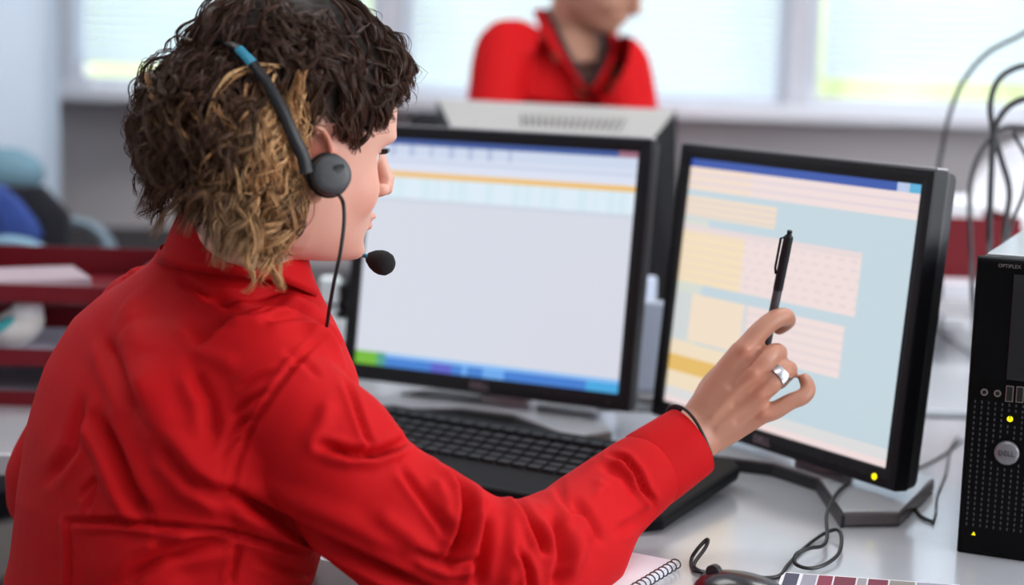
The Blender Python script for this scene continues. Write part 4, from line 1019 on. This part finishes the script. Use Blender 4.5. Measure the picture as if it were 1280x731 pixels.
# printed leaflet at the bottom
lf = [D(978, 718), D(1200, 734), D(1200, 790), D(960, 770)]
lt = thing('leaflet', 'printed leaflet with a dark and red patterned strip, bottom edge by the mouse', 'leaflet', lf[0])
part('sheet', MB().prism([p+ZZ*.001 for p in lf], (0, 0, .0016)), paper_m, lt)
strip = [(.02, .10, (.05, .05, .09)), (.12, .2, (.28, .27, .33)), (.21, .29, (.22, .02, .05)), (.30, .42, (.16, .015, .04)), (.43, .48, (.3, .28, .3)), (.49, .60, (.18, .02, .05)), (.61, .75, (.25, .23, .2)), (.76, .98, (.30, .33, .38))]
for a, b, c in strip:
    u0 = lf[0]+(lf[1]-lf[0])*a; u1 = lf[0]+(lf[1]-lf[0])*b; dn = (lf[3]-lf[0])*.75
    part('printed_block', MB().prism([u0+ZZ*.0027+dn*.03, u1+ZZ*.0027+dn*.03, u1+ZZ*.0027+dn, u0+ZZ*.0027+dn], (0, 0, .0002)), mat('print_%d' % int(a*100), c, .6), lt)
# ---------------------------------------------------------------- computer tower
tb = D(1195, 690); tX = nrm(D(1283, 703)-tb); tY = np.array([-tX[1], tX[0], 0]); tax = np.array([tX, tY, ZZ])
TW, TH, TD = .088, .292, .33
tw = thing('computer_tower', 'black desktop computer tower standing on the desk at the right edge', 'computer', tb+tX*TW/2)
def tp(x, y, z): return tb*[1, 1, 0]+[0, 0, TZ]+tX*x+tY*y+ZZ*z
case_m = mat('tower_case', (.018, .018, .02), .35, spec=.5); front_m = mat('tower_front', (.003, .003, .0035), .5, spec=.08)
part('case', MB().box(tp(TW/2, .012+TD/2, TH/2), TW-.002, TD-.012, TH-.004, tax), case_m, tw, bevel=.003)
part('top_cover', MB().box(tp(TW/2, .02+TD/2, TH-.0015), TW-.008, TD-.03, .003, tax), mat('tower_top_reflection', (.45, .46, .48), .22, metal=.3), tw, bevel=.001, label='tower top with its bright reflection painted in as light grey')  # black case; the reflection on top is a lighter coloured cover
rings = []
for y, inset in ((.014, 0.), (.004, 0.), (.0012, .0012), (0, .004)):
    rings.append([tp(a, y, b) for a, b in ((inset, inset), (TW-inset, inset), (TW-inset, TH-inset), (inset, TH-inset))])
part('front_panel', MB().loft(rings), front_m, tw, bevel=.001)
def tf(px, py, off=.0008):
    dr = CF+CR*((px-CW/2)/FPX)+CU*((CH/2-py)/FPX); t = ((tb-tY*off-CAM)@tY)/(dr@tY); return CAM+dr*t
q = tf(1262, 342); x0 = (q-tb)@tX; q2 = tf(1257, 474)
part('drive_door', MB().box(tp((x0+TW)/2+.001, -.0008, (q[2]+q2[2])/2-TZ), TW-x0-.006, .0022, q[2]-q2[2], tax), mat('door_black', (.009, .009, .010), .25), tw, bevel=.0006)
jackm = mat('jack_metal', (.35, .30, .28), .3, metal=.9); hole = mat('hole_black', (.002, .002, .002), .6)
for a, b in ((1230.5, 490), (1247, 491.5)):
    c_ = tf(a, b); j = part('audio_jack', MB().lathe(c_, -tY, [(.0022, 0), (.0034, 0), (.0034, .0012), (.0022, .0014), (.0020, .0003)], 20), jackm, tw, smooth=True, sharp=40)
    part('jack_hole', MB().lathe(c_, -tY, [(.0001, 0), (.0021, 0), (.0021, .0005), (.0001, .0005)], 16), hole, j)
for a in (1262, 1275, 1288):
    c_ = tf(a, 492+(a-1262)*.08); j = part('usb_port', MB().box(c_, .0072, .0018, .0155, tax), jackm, tw, bevel=.0004)
    part('port_slot', MB().box(c_-tY*.001, .0054, .0006, .0138, tax), hole, j)
yl = mat('yellow_led', (.2, .18, 0), .3, emit=(1, .85, .0), estr=1.3)
c_ = tf(1262.5, 523.5); part('power_light', MB().lathe(c_, -tY, [(.0001, 0), (.0028, 0), (.0028, .0006), (.0001, .0008)], 20), yl, tw, label='yellow power light')
part('light_mark', MB().box(c_-tY*.0011+ZZ*.0016, .0008, .0004, .003, tax), hole, tw)
c_ = tf(1217, 666.5); part('warning_light', MB().prism([c_+tX*.0019-ZZ*.0016, c_-tX*.0019-ZZ*.0016, c_+ZZ*.0018], -tY*.0006), yl, tw, label='tiny yellow triangle light')
c_ = tf(1258.5, 566); bt = part('power_button', MB().lathe(c_+tY*.001, -tY, [(.0001, 0), (.0118, 0), (.0118, .002), (.0108, .0034), (.0085, .0044), (.0001, .0054)], 36), mat('badge_silver', (.22, .21, .22), .35, metal=.4), tw, smooth=True, sharp=50, label='round silver badge button')
text('logo', 'DELL', c_-tY*.0046, np.array([tX, ZZ, -tY]), .0072, mat('badge_ink', (.07, .065, .07), .5), tw, .0004)
text('lettering', 'OPTIPLEX', tf(1262, 333), np.array([tX, ZZ, -tY]), .0048, mat('small_ink', (.20, .18, .17), .5), tw, .0002)
gr = MB()
for i in range(12):
    for jj in range(24):
        px_, pz_ = .008+i*.0064+(jj % 2)*.0, .030+jj*.0053
        c_ = tp(px_, -.0002, pz_)
        if np.linalg.norm(c_-tf(1258.5, 566)) < .0155 or np.linalg.norm(c_-tf(1262.5, 523.5)) < .008: continue
        gr.box(c_, .0014, .0008, .0026, tax)
tag(part('vent_dots', gr, mat('vent_dot', (.05, .05, .055), .4), tw), kind='stuff')
# ---------------------------------------------------------------- far side: the monitor seen from behind
rm = thing('rear_facing_monitor', 'bulky monitor seen from behind above the left screen, top painted as lit and side as shaded', 'monitor', [*P(700, 340, 2.6)[:2], TZ])
rc_ = [P(546, 124, 2.66), P(846, 138, 2.62), P(846, 392, 2.62), P(552, 392, 2.66)]
rc2 = [P(566, 166, 2.50), P(814, 178, 2.47), P(800, 352, 2.47), P(572, 352, 2.50)]
bd_ = CF*.05
rim = MB().loft([[p+nrm(CF*[1, 1, 0])*.03 for p in rc_], rc_]); part('front_frame', rim, silver_pl, rm, bevel=.004)
pale = mat('lit_shell', (.40, .39, .38), .5)  # ceiling light on the top shell put into its colour
def quad_slab(pts, th_):
    n_q = nrm(np.cross(pts[1]-pts[0], pts[3]-pts[0])); return MB().prism(pts, n_q*th_)
topq = [rc_[0], rc_[1], rc2[1], rc2[0]]
part('top_shell', quad_slab(topq, .004), pale, rm, bevel=.002, label='sloping top shell, light from above painted in as pale grey')
part('side_shell', quad_slab([rc_[1], rc_[2], rc2[2], rc2[1]], .004), deep_m, rm, bevel=.001); part('side_shell', quad_slab([rc_[3], rc_[0], rc2[0], rc2[3]], .004), black_pl, rm, bevel=.001)  # right side near-black, its shade put into the colour
part('rear_shell', MB().loft([rc2, [p+nrm(CF*[1, 1, 0])*.02 for p in rc2]]), black_pl, rm, bevel=.002)
part('bottom_shell', quad_slab([rc_[2], rc_[3], rc2[3], rc2[2]], .004), black_pl, rm)
tn = nrm(np.cross(topq[1]-topq[0], topq[3]-topq[0])); tn = tn if tn@(CAM-topq[0]) > 0 else -tn
for k_ in range(16):
    a = .36+.030*k_; c1_ = topq[0]*(1-a)+topq[1]*a; c2_ = topq[3]*(1-a)+topq[2]*a
    part('vent_slot', MB().tube([c1_*.62+c2_*.38+tn*.001, c1_*.30+c2_*.70+tn*.001], .0022, 6), mat('vent_shadow', (.16, .155, .15), .6) if k_ == 0 else MATS['vent_shadow'], rm)
c_ = (rc_[2]+rc_[3])/2; part('stand', MB().box([c_[0], c_[1], (TZ+.014+c_[2])/2+.004], .07, .03, c_[2]-TZ-.004), black_pl, rm, bevel=.003)
part('base_plate', MB().box([c_[0], c_[1], TZ+.006], .26, .16, .012), black_pl, rm, bevel=.003)
# small black object left of it
bx = P(536, 150, 2.75); o = thing('desk_speaker', 'small black rounded object just left of the pale monitor top', 'speaker', [bx[0], bx[1], TZ])
part('cabinet', MB().loft([[np.array([bx[0]+a*.035*s_, bx[1]+b*.03*s_, z]) for a, b in ((-1, -.6), (-.6, -1), (.6, -1), (1, -.6), (1, .6), (.6, 1), (-.6, 1), (-1, .6))] for z, s_ in ((TZ, .9), (TZ+.02, 1), (bx[2]-.02, 1), (bx[2]+.004, .85), (bx[2]+.012, .5))]), blackfab_m, o, smooth=True)
part('grille', MB().box([bx[0], bx[1]-.031, (TZ+bx[2])/2], .05, .003, (bx[2]-TZ)*.7), rubber_m, o, bevel=.001)
# things in the gap between face and left screen
gp = P(402, 395, 2.45); o = thing('desk_organiser', 'dark organiser holding white papers, seen in the gap beside the chin', 'organiser', [gp[0], gp[1], TZ])
def ob(c, sx_, sy_, sz_): return MB().box(c, sx_, sy_, sz_)
zt = P(400, 338, 2.45)[2]; hh = zt-TZ
part('back_panel', ob([gp[0], gp[1]+.06, TZ+hh/2], .15, .004, hh), grey_pl, o)
for xx in (-.075, .035, .075): part('side_panel', ob([gp[0]+xx, gp[1], TZ+hh/2-.005], .005, .12, hh-.01), black_pl, o)
for zz in (.004, hh*.42, hh*.72): part('shelf', ob([gp[0], gp[1], TZ+zz], .15, .12, .005), black_pl, o)
for i, (px, py, w_, h_) in enumerate(((413, 368, .030, .052), (424, 412, .024, .034), (412, 404, .018, .03))):
    c_ = P(px, py, 2.40); tag(part('paper_pad', MB().box(c_, w_, .03, h_), mat('pad_white%d' % i, (.85, .93, .95), .5), bevel=.006), ['white paper block in the dark organiser, topmost beside the headset cable', 'white paper block in the dark organiser next to the screen frame', 'small white block in the dark organiser behind the cable'][i], 'paper')
# papers between the two screens
for i, (a, z_, r_) in enumerate((((784, 398, 2.38), .20, .35), ((812, 430, 2.30), .14, -.2))):
    c_ = P(*a); o = thing('document_holder', ['upright white document stack seen between the two screens, farther one', 'white document leaning between the two screens, nearer one'][i], 'papers', [c_[0], c_[1], TZ])
    hz = c_[2]-TZ+.05; X_ = np.array([math.cos(r_), math.sin(r_), 0]); Y_ = np.array([-math.sin(r_), math.cos(r_), 0]); ax_ = np.array([X_, Y_, ZZ])
    part('sheets', MB().box([c_[0], c_[1], TZ+.01+hz/2], .085, .012, hz, ax_), mat('sheet_blue%d' % i, (.62, .68, .82), .5), o, bevel=.004)
    part('foot', MB().box([c_[0], c_[1], TZ+.005], .10, .07, .01, ax_), grey_pl, o, bevel=.002)
# ---------------------------------------------------------------- right background: riser shelf, red trays, white shell
ra_ = P(1085, 372, 2.62); sz = ra_[2]
sh_ = thing('riser_shelf', 'long low riser shelf on the far desk behind the computer tower', 'shelf', [ra_[0]+.4, ra_[1]+.2, TZ])
part('board', MB().box([ra_[0]+.42, ra_[1]+.17, sz-.012], .90, .34, .024), mat('shelf_laminate', (.50, .48, .50), .35), sh_, bevel=.003)
for xx in (.02, .82): part('leg', MB().box([ra_[0]+xx, ra_[1]+.17, (TZ+sz-.024)/2], .02, .30, sz-.024-TZ), grey_pl, sh_)
rt = P(1180, 342, 2.75); o = thing('letter_tray', 'deep red plastic tray standing on the riser shelf behind the right screen', 'tray', [rt[0], rt[1], sz])
tz1 = P(1180, 270, 2.75)[2]
part('front_wall', MB().box([rt[0]+.02, rt[1], (sz+tz1)/2], .20, .005, tz1-sz), red_pl, o, bevel=.002); part('rear_wall', MB().box([rt[0]+.02, rt[1]+.16, (sz+tz1)/2], .20, .005, tz1-sz), red_pl, o, bevel=.002)
for xx in (-.08, .12): part('side_wall', MB().box([rt[0]+xx, rt[1]+.08, (sz+tz1)/2], .005, .155, tz1-sz), red_pl, o)
part('bottom', MB().box([rt[0]+.02, rt[1]+.08, sz+.003], .20, .155, .005), red_pl, o)
c_ = P(1192, 254, 2.80); tag(part('paper_roll', MB().box([c_[0], c_[1], c_[2]-.012], .085, .08, .05), mat('roll_white', (.85, .86, .90), .5), bevel=.014, seg=4), 'white rounded paper block sticking out of the deep red tray', 'paper')
o = thing('letter_tray', 'smaller red tray to the right of the deep red tray, below the white shell', 'tray', [rt[0]+.20, rt[1]+.1, sz])
tz2 = P(1240, 290, 2.85)[2]; 
for yy in (-.05, .10): part('long_wall', MB().box([rt[0]+.22, rt[1]+yy+.06, (sz+tz2)/2], .17, .005, tz2-sz), red_pl, o, bevel=.002)
for xx in (.14, .30): part('side_wall', MB().box([rt[0]+xx, rt[1]+.085, (sz+tz2)/2], .005, .145, tz2-sz), red_pl, o)
# magazine pile on the shelf front
c_ = P(1190, 352, 2.68)
for k_ in range(3):
    tag(part('booklet', MB().box([c_[0]-.01*k_, c_[1], sz+.004+.007*k_], .13, .08, .006), mat('booklet%d' % k_, [(.7, .7, .78), (.78, .80, .86), (.66, .64, .70)][k_], .5), bevel=.001), ['pale booklet at the bottom of the pile on the riser shelf', 'pale booklet in the middle of the pile on the riser shelf', 'pale booklet on top of the pile on the riser shelf'][k_], 'booklet', 'booklets on the riser shelf')
# white rounded shell
wsx = P(1268, 240, 3.22); o = thing('shell_chair', 'white rounded chair back standing behind the computer tower', 'chair', [wsx[0], wsx[1]+.1, 0])
rr_ = []
top_z = P(1268, 166, 3.22)[2]; bot_z = top_z-.42
for t in np.linspace(0, 1, 14):
    z = bot_z+(top_z-bot_z)*t; hw = .19*math.sqrt(max(0.02, 1-max(0, (t-.35)/.66)**2.2))*(.72+.28*min(1, t*2.2)); y = wsx[1]+.06*(t-.5)
    rr_.append([np.array([wsx[0]+.075+a*hw, y-b*.008-.05*(1-abs(a)**2)*-1, z]) for a, b in [(x, 1) for x in np.linspace(-1, 1, 12)]+[(x, -1) for x in np.linspace(1, -1, 12)]])
part('backrest', MB().loft(rr_), mat('shell_white', (.86, .86, .90), .35), o, smooth=True)
part('seat', MB().box([wsx[0]+.075, wsx[1]+.24, bot_z+.0], .42, .42, .03), MATS['shell_white'], o, bevel=.012, seg=3)
for a, b in ((-1, -1), (1, -1), (-1, 1), (1, 1)): part('leg', MB().tube([[wsx[0]+.075+a*.17, wsx[1]+.24+b*.17, bot_z-.01], [wsx[0]+.075+a*.2, wsx[1]+.24+b*.2, 0]], .012, 10), silver_pl, o, smooth=True)
# hanging cables, top right
CB = mat('cable_dark', (.03, .03, .035), .5)
hang = [([(1300, 30), (1272, 46), (1235, 66), (1205, 100), (1188, 140), (1178, 185), (1172, 225)], 2.35, 'leftmost thin cable arching down from the top right corner', .0022),
        ([(1300, 80), (1272, 84), (1248, 100), (1238, 130), (1242, 165), (1252, 200), (1262, 240), (1256, 290)], 2.1, 'black cable arching down above the tower, second from the window', .0028),
        ([(1300, 122), (1278, 124), (1258, 136), (1244, 160), (1240, 200), (1238, 250), (1237, 300)], 2.05, 'black cable dropping straight behind the tower corner', .0028),
        ([(1300, 160), (1272, 158), (1250, 162), (1226, 190), (1214, 225), (1212, 265), (1214, 320)], 2.2, 'black cable curving outermost left behind the tower', .0022)]
for pts, d_, lab, r_ in hang:
    cord('hanging_cable', lab, [np.array([1.02, 2.5, 2.69]), np.array([1.01, 2.45, 2.1]), P(1400, pts[0][1]-60, d_+.02), P(1335, pts[0][1]-12, d_-.03)]+[P(a, b, d_) for a, b in pts]+[P(pts[-1][0]+2, pts[-1][1]+60, d_), D(pts[-1][0]+5, 420+50*(d_ < 2.15), .745)], r_*1.45, CB, 'hanging cables behind the tower')
cord('hanging_cable', 'cable ring joining the hanging bundle at the right edge', [np.array([1.02, 2.5, 2.69]), np.array([1.0, 2.4, 2.0]), P(1400, 110, 2.05)]+[P(a, b, 2.03) for a, b in ((1330, 150), (1300, 162), (1268, 164), (1284, 200), (1280, 240), (1262, 290), (1260, 350))]+[D(1262, 470, .745)], .0024, CB, 'hanging cables behind the tower')
# ---------------------------------------------------------------- left background: red letter trays and chairs
t0 = D(-30, 508); tbx, tby = t0[0]-.02, t0[1]+.012
tr_ = thing('tray_stack', 'stack of red plastic letter trays behind the seated person', 'tray', [tbx+.06, tby+.1, TZ])
zt_ = [P(40, py, 2.25)[2] for py in (486, 434, 356)]
for k_, z in enumerate(zt_):
    part('tray_floor', MB().box([tbx+.06, tby+.12, z-.004], .31, .24, .004), red_pl, tr_)
    part('front_lip', MB().box([tbx+.06, tby, z+.006], .31, .004, .022), red_pl, tr_, bevel=.001)
    part('back_lip', MB().box([tbx+.06, tby+.24, z+.016], .31, .004, .04), red_pl, tr_)
    for xx in (-.095, .215): part('side_lip', MB().box([tbx+xx, tby+.12, z+.014], .004, .236, .036), red_pl, tr_)
for xx in (-.09, .21):
    for yy in (.01, .23): part('post', MB().tube([[tbx+xx, tby+yy, TZ], [tbx+xx, tby+yy, zt_[2]+.01]], .005, 8), red_pl, tr_, smooth=True)
for k_, (z, dx) in enumerate(((zt_[0], .02), (zt_[1], .07), (zt_[2], -.03))):
    q = np.array([tbx+.06+dx, tby+.11, z+.006]); a = (-.1, .05, .45)[k_]
    pz = MB().box(q, (.23, .23, .19)[k_], (.16, .16, .12)[k_], .012 if k_ != 2 else .018, np.array([[math.cos(a), math.sin(a), 0], [-math.sin(a), math.cos(a), 0], ZZ]))
    tag(part('paper_pile', pz, mat('pile_%d' % k_, [(.36, .33, .40), (.55, .53, .64), (.42, .33, .37)][k_], .7), bevel=.003), ['grey paper pile in the lowest red tray', 'pale lilac paper pile in the middle red tray', 'pinkish white paper pile in the top red tray'][k_], 'papers', 'paper piles in the red trays')
# white and teal tape dispenser lying in the middle tray
a0 = P(22, 408, 2.19); o = thing('tape_dispenser', 'white and teal rounded desk tool in front of the middle red tray', 'dispenser', a0-[0, 0, .035])
dx_ = nrm(CR*.85+CU*.5); dy_ = nrm(np.cross(CF, dx_))
part('body', MB().ell(a0, .038, .026, .022, np.array([dx_, dy_, CF]), 24, 14), mat('tool_white', (.75, .74, .72), .4), o, smooth=True)
part('body_tip', MB().ell(a0+dx_*.020+dy_*-.010, .022, .02, .020, np.array([dx_, dy_, CF])), mat('tool_white2', (.80, .82, .84), .35), o, smooth=True)
part('teal_insert', MB().ell(a0+dy_*-.008-CF*.012-dx_*.008, .022, .009, .012, np.array([dx_, dy_, CF])), mat('tool_teal', (.05, .42, .45), .4), o, smooth=True)
# chairs by the left wall
def bchair(x, y, zb, label, cm, tube_m, arcs):
    o = thing('office_chair', label, 'chair', [x, y, 0], 'chairs by the window wall')
    part('seat', MB().loft([[np.array([x+a*.23*s_, y+b*.22*s_, z]) for a, b in ((-1, -.8), (-.8, -1), (.8, -1), (1, -.8), (1, .8), (.8, 1), (-.8, 1), (-1, .8))] for z, s_ in ((.42, .9), (.44, 1), (.48, 1), (.495, .9))]), cm, o, smooth=True, sharp=50)
    part('backrest', MB().loft([[np.array([x+a*.21*s_, y+.20+b*.03, z]) for a, b in ((-1, -.5), (-.8, -1), (.8, -1), (1, -.5), (1, .5), (.8, 1), (-.8, 1), (-1, .5))] for z, s_ in ((.55, .8), (.6, 1), (zb-.05, 1), (zb, .78))]), cm, o, smooth=True, sharp=50)
    part('column', MB().tube([[x, y, .05], [x, y, .42]], .025, 12), black_pl, o, smooth=True)
    for k_ in range(5):
        a = 2*PI*k_/5; part('leg', MB().tube([[x, y, .07], [x+.28*math.cos(a), y+.28*math.sin(a), .04]], .018, 8), black_pl, o, smooth=True)
        part('caster', MB().ell([x+.28*math.cos(a), y+.28*math.sin(a), .025], .025, .02, .025), black_pl, o, smooth=True)
    part('back_bar', MB().box([x, y+.21, .52], .06, .02, .12), black_pl, o)
    for pts in arcs:
        part('armrest', MB().tube(spline(pts, 8), .017, 12, flat=.6, up=ZZ), tube_m, o, smooth=True, label='curved blue-grey armrest')
def arc(pp, d_): return [P(a, b, d_) for a, b in pp]
cA = P(-58, 300, 3.05); bchair(cA[0], cA[1]-.2, P(20, 222, 3.2)[2], 'black office chair with bright blue-grey curved armrest at the left edge', blackfab_m, bluegrey_m, [arc(((-40, 318), (-5, 303), (25, 303), (50, 313), (68, 335), (74, 372)), 2.85)])
cB = P(100, 300, 3.35); bchair(cB[0]+.02, 3.60, P(100, 286, 3.8)[2], 'dark grey office chair with blue-grey curved armrest, beside the black chair', mat('chair_charcoal', (.05, .045, .05), .9), mat('tube_dim', (.16, .22, .27), .4), [arc(((66, 292), (85, 279), (105, 279), (122, 288), (135, 304), (140, 335)), 3.1)])
o = P(0, 300, 3.0); jk = thing('blue_jacket', 'bright blue jacket hanging over the black office chair', 'jacket', [o[0], o[1], .84])
part('cloth', MB().loft([[np.array([o[0]-.03+a*w_, o[1]+b*.03+.01*math.sin(a*9), z]) for a, b in [(x, 1) for x in np.linspace(-1, 1, 10)]+[(x, -1) for x in np.linspace(1, -1, 10)]] for z, w_ in ((.84, .10), (.86, .10), (.88, .09), (P(4, 248, 3.0)[2], .06), (P(4, 232, 3.0)[2], .03))]), blue_m, jk, smooth=True)
part('hanger_loop', MB().tube([np.array([o[0]-.03+.01*math.cos(a), o[1], P(4, 232, 3.0)[2]+.01*math.sin(a)]) for a in np.linspace(0, PI, 8)], .002, 6), blue_m, jk)
# teal bag top behind
tg = P(8, 216, 3.3); tag(part('bag', MB().ell(tg, .075, .05, .05), mat('pale_teal', (.15, .28, .36), .7), smooth=True), 'pale teal bundle lying on top of the black office chair back', 'bag')
# ---------------------------------------------------------------- the person's own chair
pc_ = hipc; pch = thing('office_chair', 'black office chair the person sits on, only its back corner in view', 'chair', pc_*[1, 1, 0])
bax = np.array([BR, BF, ZZ])
part('seat', MB().box(pc_+BF*.06+ZZ*.385, .46, .44, .07, bax), blackfab_m, pch, bevel=.025, seg=4)
part('backrest', MB().loft([[pc_-BF*(.215+.02*k_)+BR*a*.21*s_+BF*b*.03+ZZ*z for a, b in ((-1, -.2), (-.85, -1), (.85, -1), (1, -.2), (1, .6), (.8, 1), (-.8, 1), (-1, .6))] for k_, (z, s_) in enumerate(((.46, .8), (.52, 1), (.66, 1), (.715, .9), (.725, .75)))]), blackfab_m, pch, smooth=True, sharp=50)
part('back_bar', MB().box(pc_-BF*.22+ZZ*.43, .06, .02, .14, bax), black_pl, pch)
part('column', MB().tube([pc_+ZZ*.06, pc_+ZZ*.36], .026, 14), black_pl, pch, smooth=True)
for k_ in range(5):
    a = 2*PI*k_/5+.3; e_ = pc_+[.3*math.cos(a), .3*math.sin(a), 0]
    part('leg', MB().tube([pc_+ZZ*.08, e_+ZZ*.055], .02, 8), black_pl, pch, smooth=True); part('caster', MB().ell(e_+ZZ*.027, .027, .02, .027), black_pl, pch, smooth=True)
# ---------------------------------------------------------------- the standing person in the background
bgp = thing('person', 'blurred standing person in a red shirt leaning forward by the middle window', 'person', [.14, 3.62, 0])
n1 = P(716, 44, 3.25); F1 = nrm([.35, -1, 0]); R1 = nrm(np.cross(F1, ZZ)); R1 = R1 if R1[0] < 0 else -R1     # R1: their right (image left)
hip = np.array([.16, 3.68, .90]); A1 = np.array([R1, F1, ZZ])
bb_ = MB(); sb = MB()
def rg1(c, a, b, tilt=0.): return [c+R1*a*math.cos(t)+F1*b*math.sin(t)+ZZ*(tilt*b*math.sin(t)) for t in np.linspace(0, 2*PI, 32, endpoint=False)]
tors = [(n1+ZZ*.0-F1*.01, .065, .06), (n1-ZZ*.035-F1*.02, .13, .085), (n1-ZZ*.085-F1*.03, .175, .11), ((n1*.75+hip*.25)-ZZ*.05, .175, .125), ((n1+hip)/2, .16, .12), (hip+ZZ*.05, .16, .12), (hip-ZZ*.05, .175, .13)]
sb.loft([rg1(c, a, b, -.4) for c, a, b in tors])
elbL = P(600, 235, 3.10); elbR = P(808, 240, 3.06)
shL = P(630, 64, 3.20); shR = P(776, 84, 3.17)
hnL = np.array([elbL[0]+.03, elbL[1]-.16, TZ+.03]); hnR = np.array([elbR[0]-.02, elbR[1]-.16, TZ+.03])
for a, e_, h_ in ((shL, elbL, hnL), (shR, elbR, hnR)):
    sb.tube(spline([a+(n1-a)*.3-ZZ*.02, a, (a+e_)/2, e_, e_*.5+h_*.5], 6), np.linspace(.062, .042, 25), 20)
    bb_.tube(spline([(a*.6+e_*.4), (a+e_)/2, e_, h_], 6), np.linspace(.036, .024, 19), 14)
    bb_.ell(h_+F1*.03, .038, .05, .014, A1)
    for k_ in range(4): bb_.tube([h_+F1*.06+R1*(k_-1.5)*.019, h_+F1*.095+R1*(k_-1.5)*.022+ZZ*.006, h_+F1*.125+R1*(k_-1.5)*.023-ZZ*.008], [.0095, .009, .007], 8)
    bb_.tube([h_+R1*.03+F1*.01, h_+R1*.055+F1*.045], [.011, .009], 8)
bb_.loft([rg1(c-F1*.0, a-.02, b-.02, -.4) for c, a, b in tors])
hc1 = P(752, -38, 3.18); HF1 = nrm([.80, -.42, -.45]); HL1 = nrm(np.cross(ZZ, HF1)); HU1 = np.cross(HF1, HL1); HX1 = np.array([HF1, HL1, HU1])
bb_.tube([n1-ZZ*.05-F1*.0, n1+ZZ*.02, hc1-HU1*.03-HF1*.025], [.075, .052, .052], 20)
def hq(x, y, z): return hc1+HF1*x+HL1*y+HU1*z
rings = []
for z, xf, xb, w_ in hs_:
    rings.append([hq((math.cos(t)*xf if math.cos(t) >= 0 else (-abs(math.cos(t))*abs(xb) if xb < 0 else math.cos(t)*.01)), math.sin(t)*w_, z) for t in np.linspace(0, 2*PI, 32, endpoint=False)])
bb_.loft(rings)
bb_.tube([hq(.078, 0, .012), hq(.094, 0, -.018), hq(.103, 0, -.036), hq(.088, 0, -.043)], [.008, .009, .0115, .008], 12)
bb_.ell(hq(.083, 0, -.0575), .01, .022, .005, HX1); bb_.ell(hq(.082, 0, -.068), .01, .02, .0055, HX1)
for sg in (-1, 1): bb_.ell(hq(.045, sg*.038, -.035), .036, .022, .034, HX1); bb_.ell(hq(-.005, sg*.078, -.01), .016, .006, .028, HX1)
finish('body', remesh(bb_, .005, 5), mat('skin_bg', (.48, .24, .16), .5, sss=.1), bgp)
me = remesh(sb, .007, 6); bm = bmesh.new(); bm.from_mesh(me)
# V neck opening
kv = [v for v in bm.verts if (lambda c: (c-(n1+F1*.06-ZZ*.055))@F1 > -.10 and abs((c-n1)@R1-.0) < .062*np.clip(((c-n1)[2]+.115)/.11, 0, 1))(np.array(v.co)) and v.co.z > n1[2]-.115 or (v.co.z > n1[2]+.03 and abs((np.array(v.co)-n1)@R1) < .075)]
bmesh.ops.delete(bm, geom=kv, context='VERTS'); bm.to_mesh(me); bm.free()
finish('shirt', me, shirt_m, bgp)
for sg in (-1, 1):
    q0 = n1+R1*sg*.060+ZZ*.045-F1*.02; q1 = n1-ZZ*.105+F1*.088+R1*sg*.006
    mid = n1+R1*sg*.058-ZZ*.02+F1*.06
    part('collar', MB().tube(spline([q0, mid, q1], 6), .017, 8, flat=.35, up=ZZ), shirt_m if sg > 0 else shirt_m, bgp, smooth=True)
    part('lanyard', MB().tube(spline([q0-R1*sg*.008+F1*.012, mid-R1*sg*.014+F1*.004, q1+ZZ*.012], 6), .007, 8), blackfab_m, bgp, smooth=True, label='dark neck strap')
hbm = MB(); hbm.ell(hq(-.018, 0, .045), .095, .088, .085, HX1); hbm.ell(hq(-.06, 0, -.01), .055, .075, .07, HX1)
me = remesh(hbm, .006, 3); V, N = mget(me); mset(me, V+N*(.004*vnoise(V, 120, 9))[:, None]); finish('hair', me, mat('dark_hair', (.018, .012, .010), .5), bgp)
part('earring', MB().ell(hq(-.002, -.085, -.045), .009, .006, .009, HX1), MATS['brushed_steel'], bgp, smooth=True)
tr = MB(); 
for sg in (-1, 1): tr.tube([hip+R1*sg*.08-ZZ*.02, hip+R1*sg*.10-ZZ*.45+[0, .02, 0], [hip[0]+R1[0]*sg*.11, hip[1]+R1[1]*sg*.11+.03, .08]], [.095, .065, .05], 16)
tr.ell(hip-ZZ*.04, .17, .12, .09, A1); finish('trousers', remesh(tr, .012, 3), tr_m, bgp)
for sg in (-1, 1): part('shoe', MB().ell([hip[0]+R1[0]*sg*.11+.02, hip[1]+R1[1]*sg*.11-.03, .045], .045, .12, .045), black_pl, bgp, smooth=True)
#@@D1
#@@P1
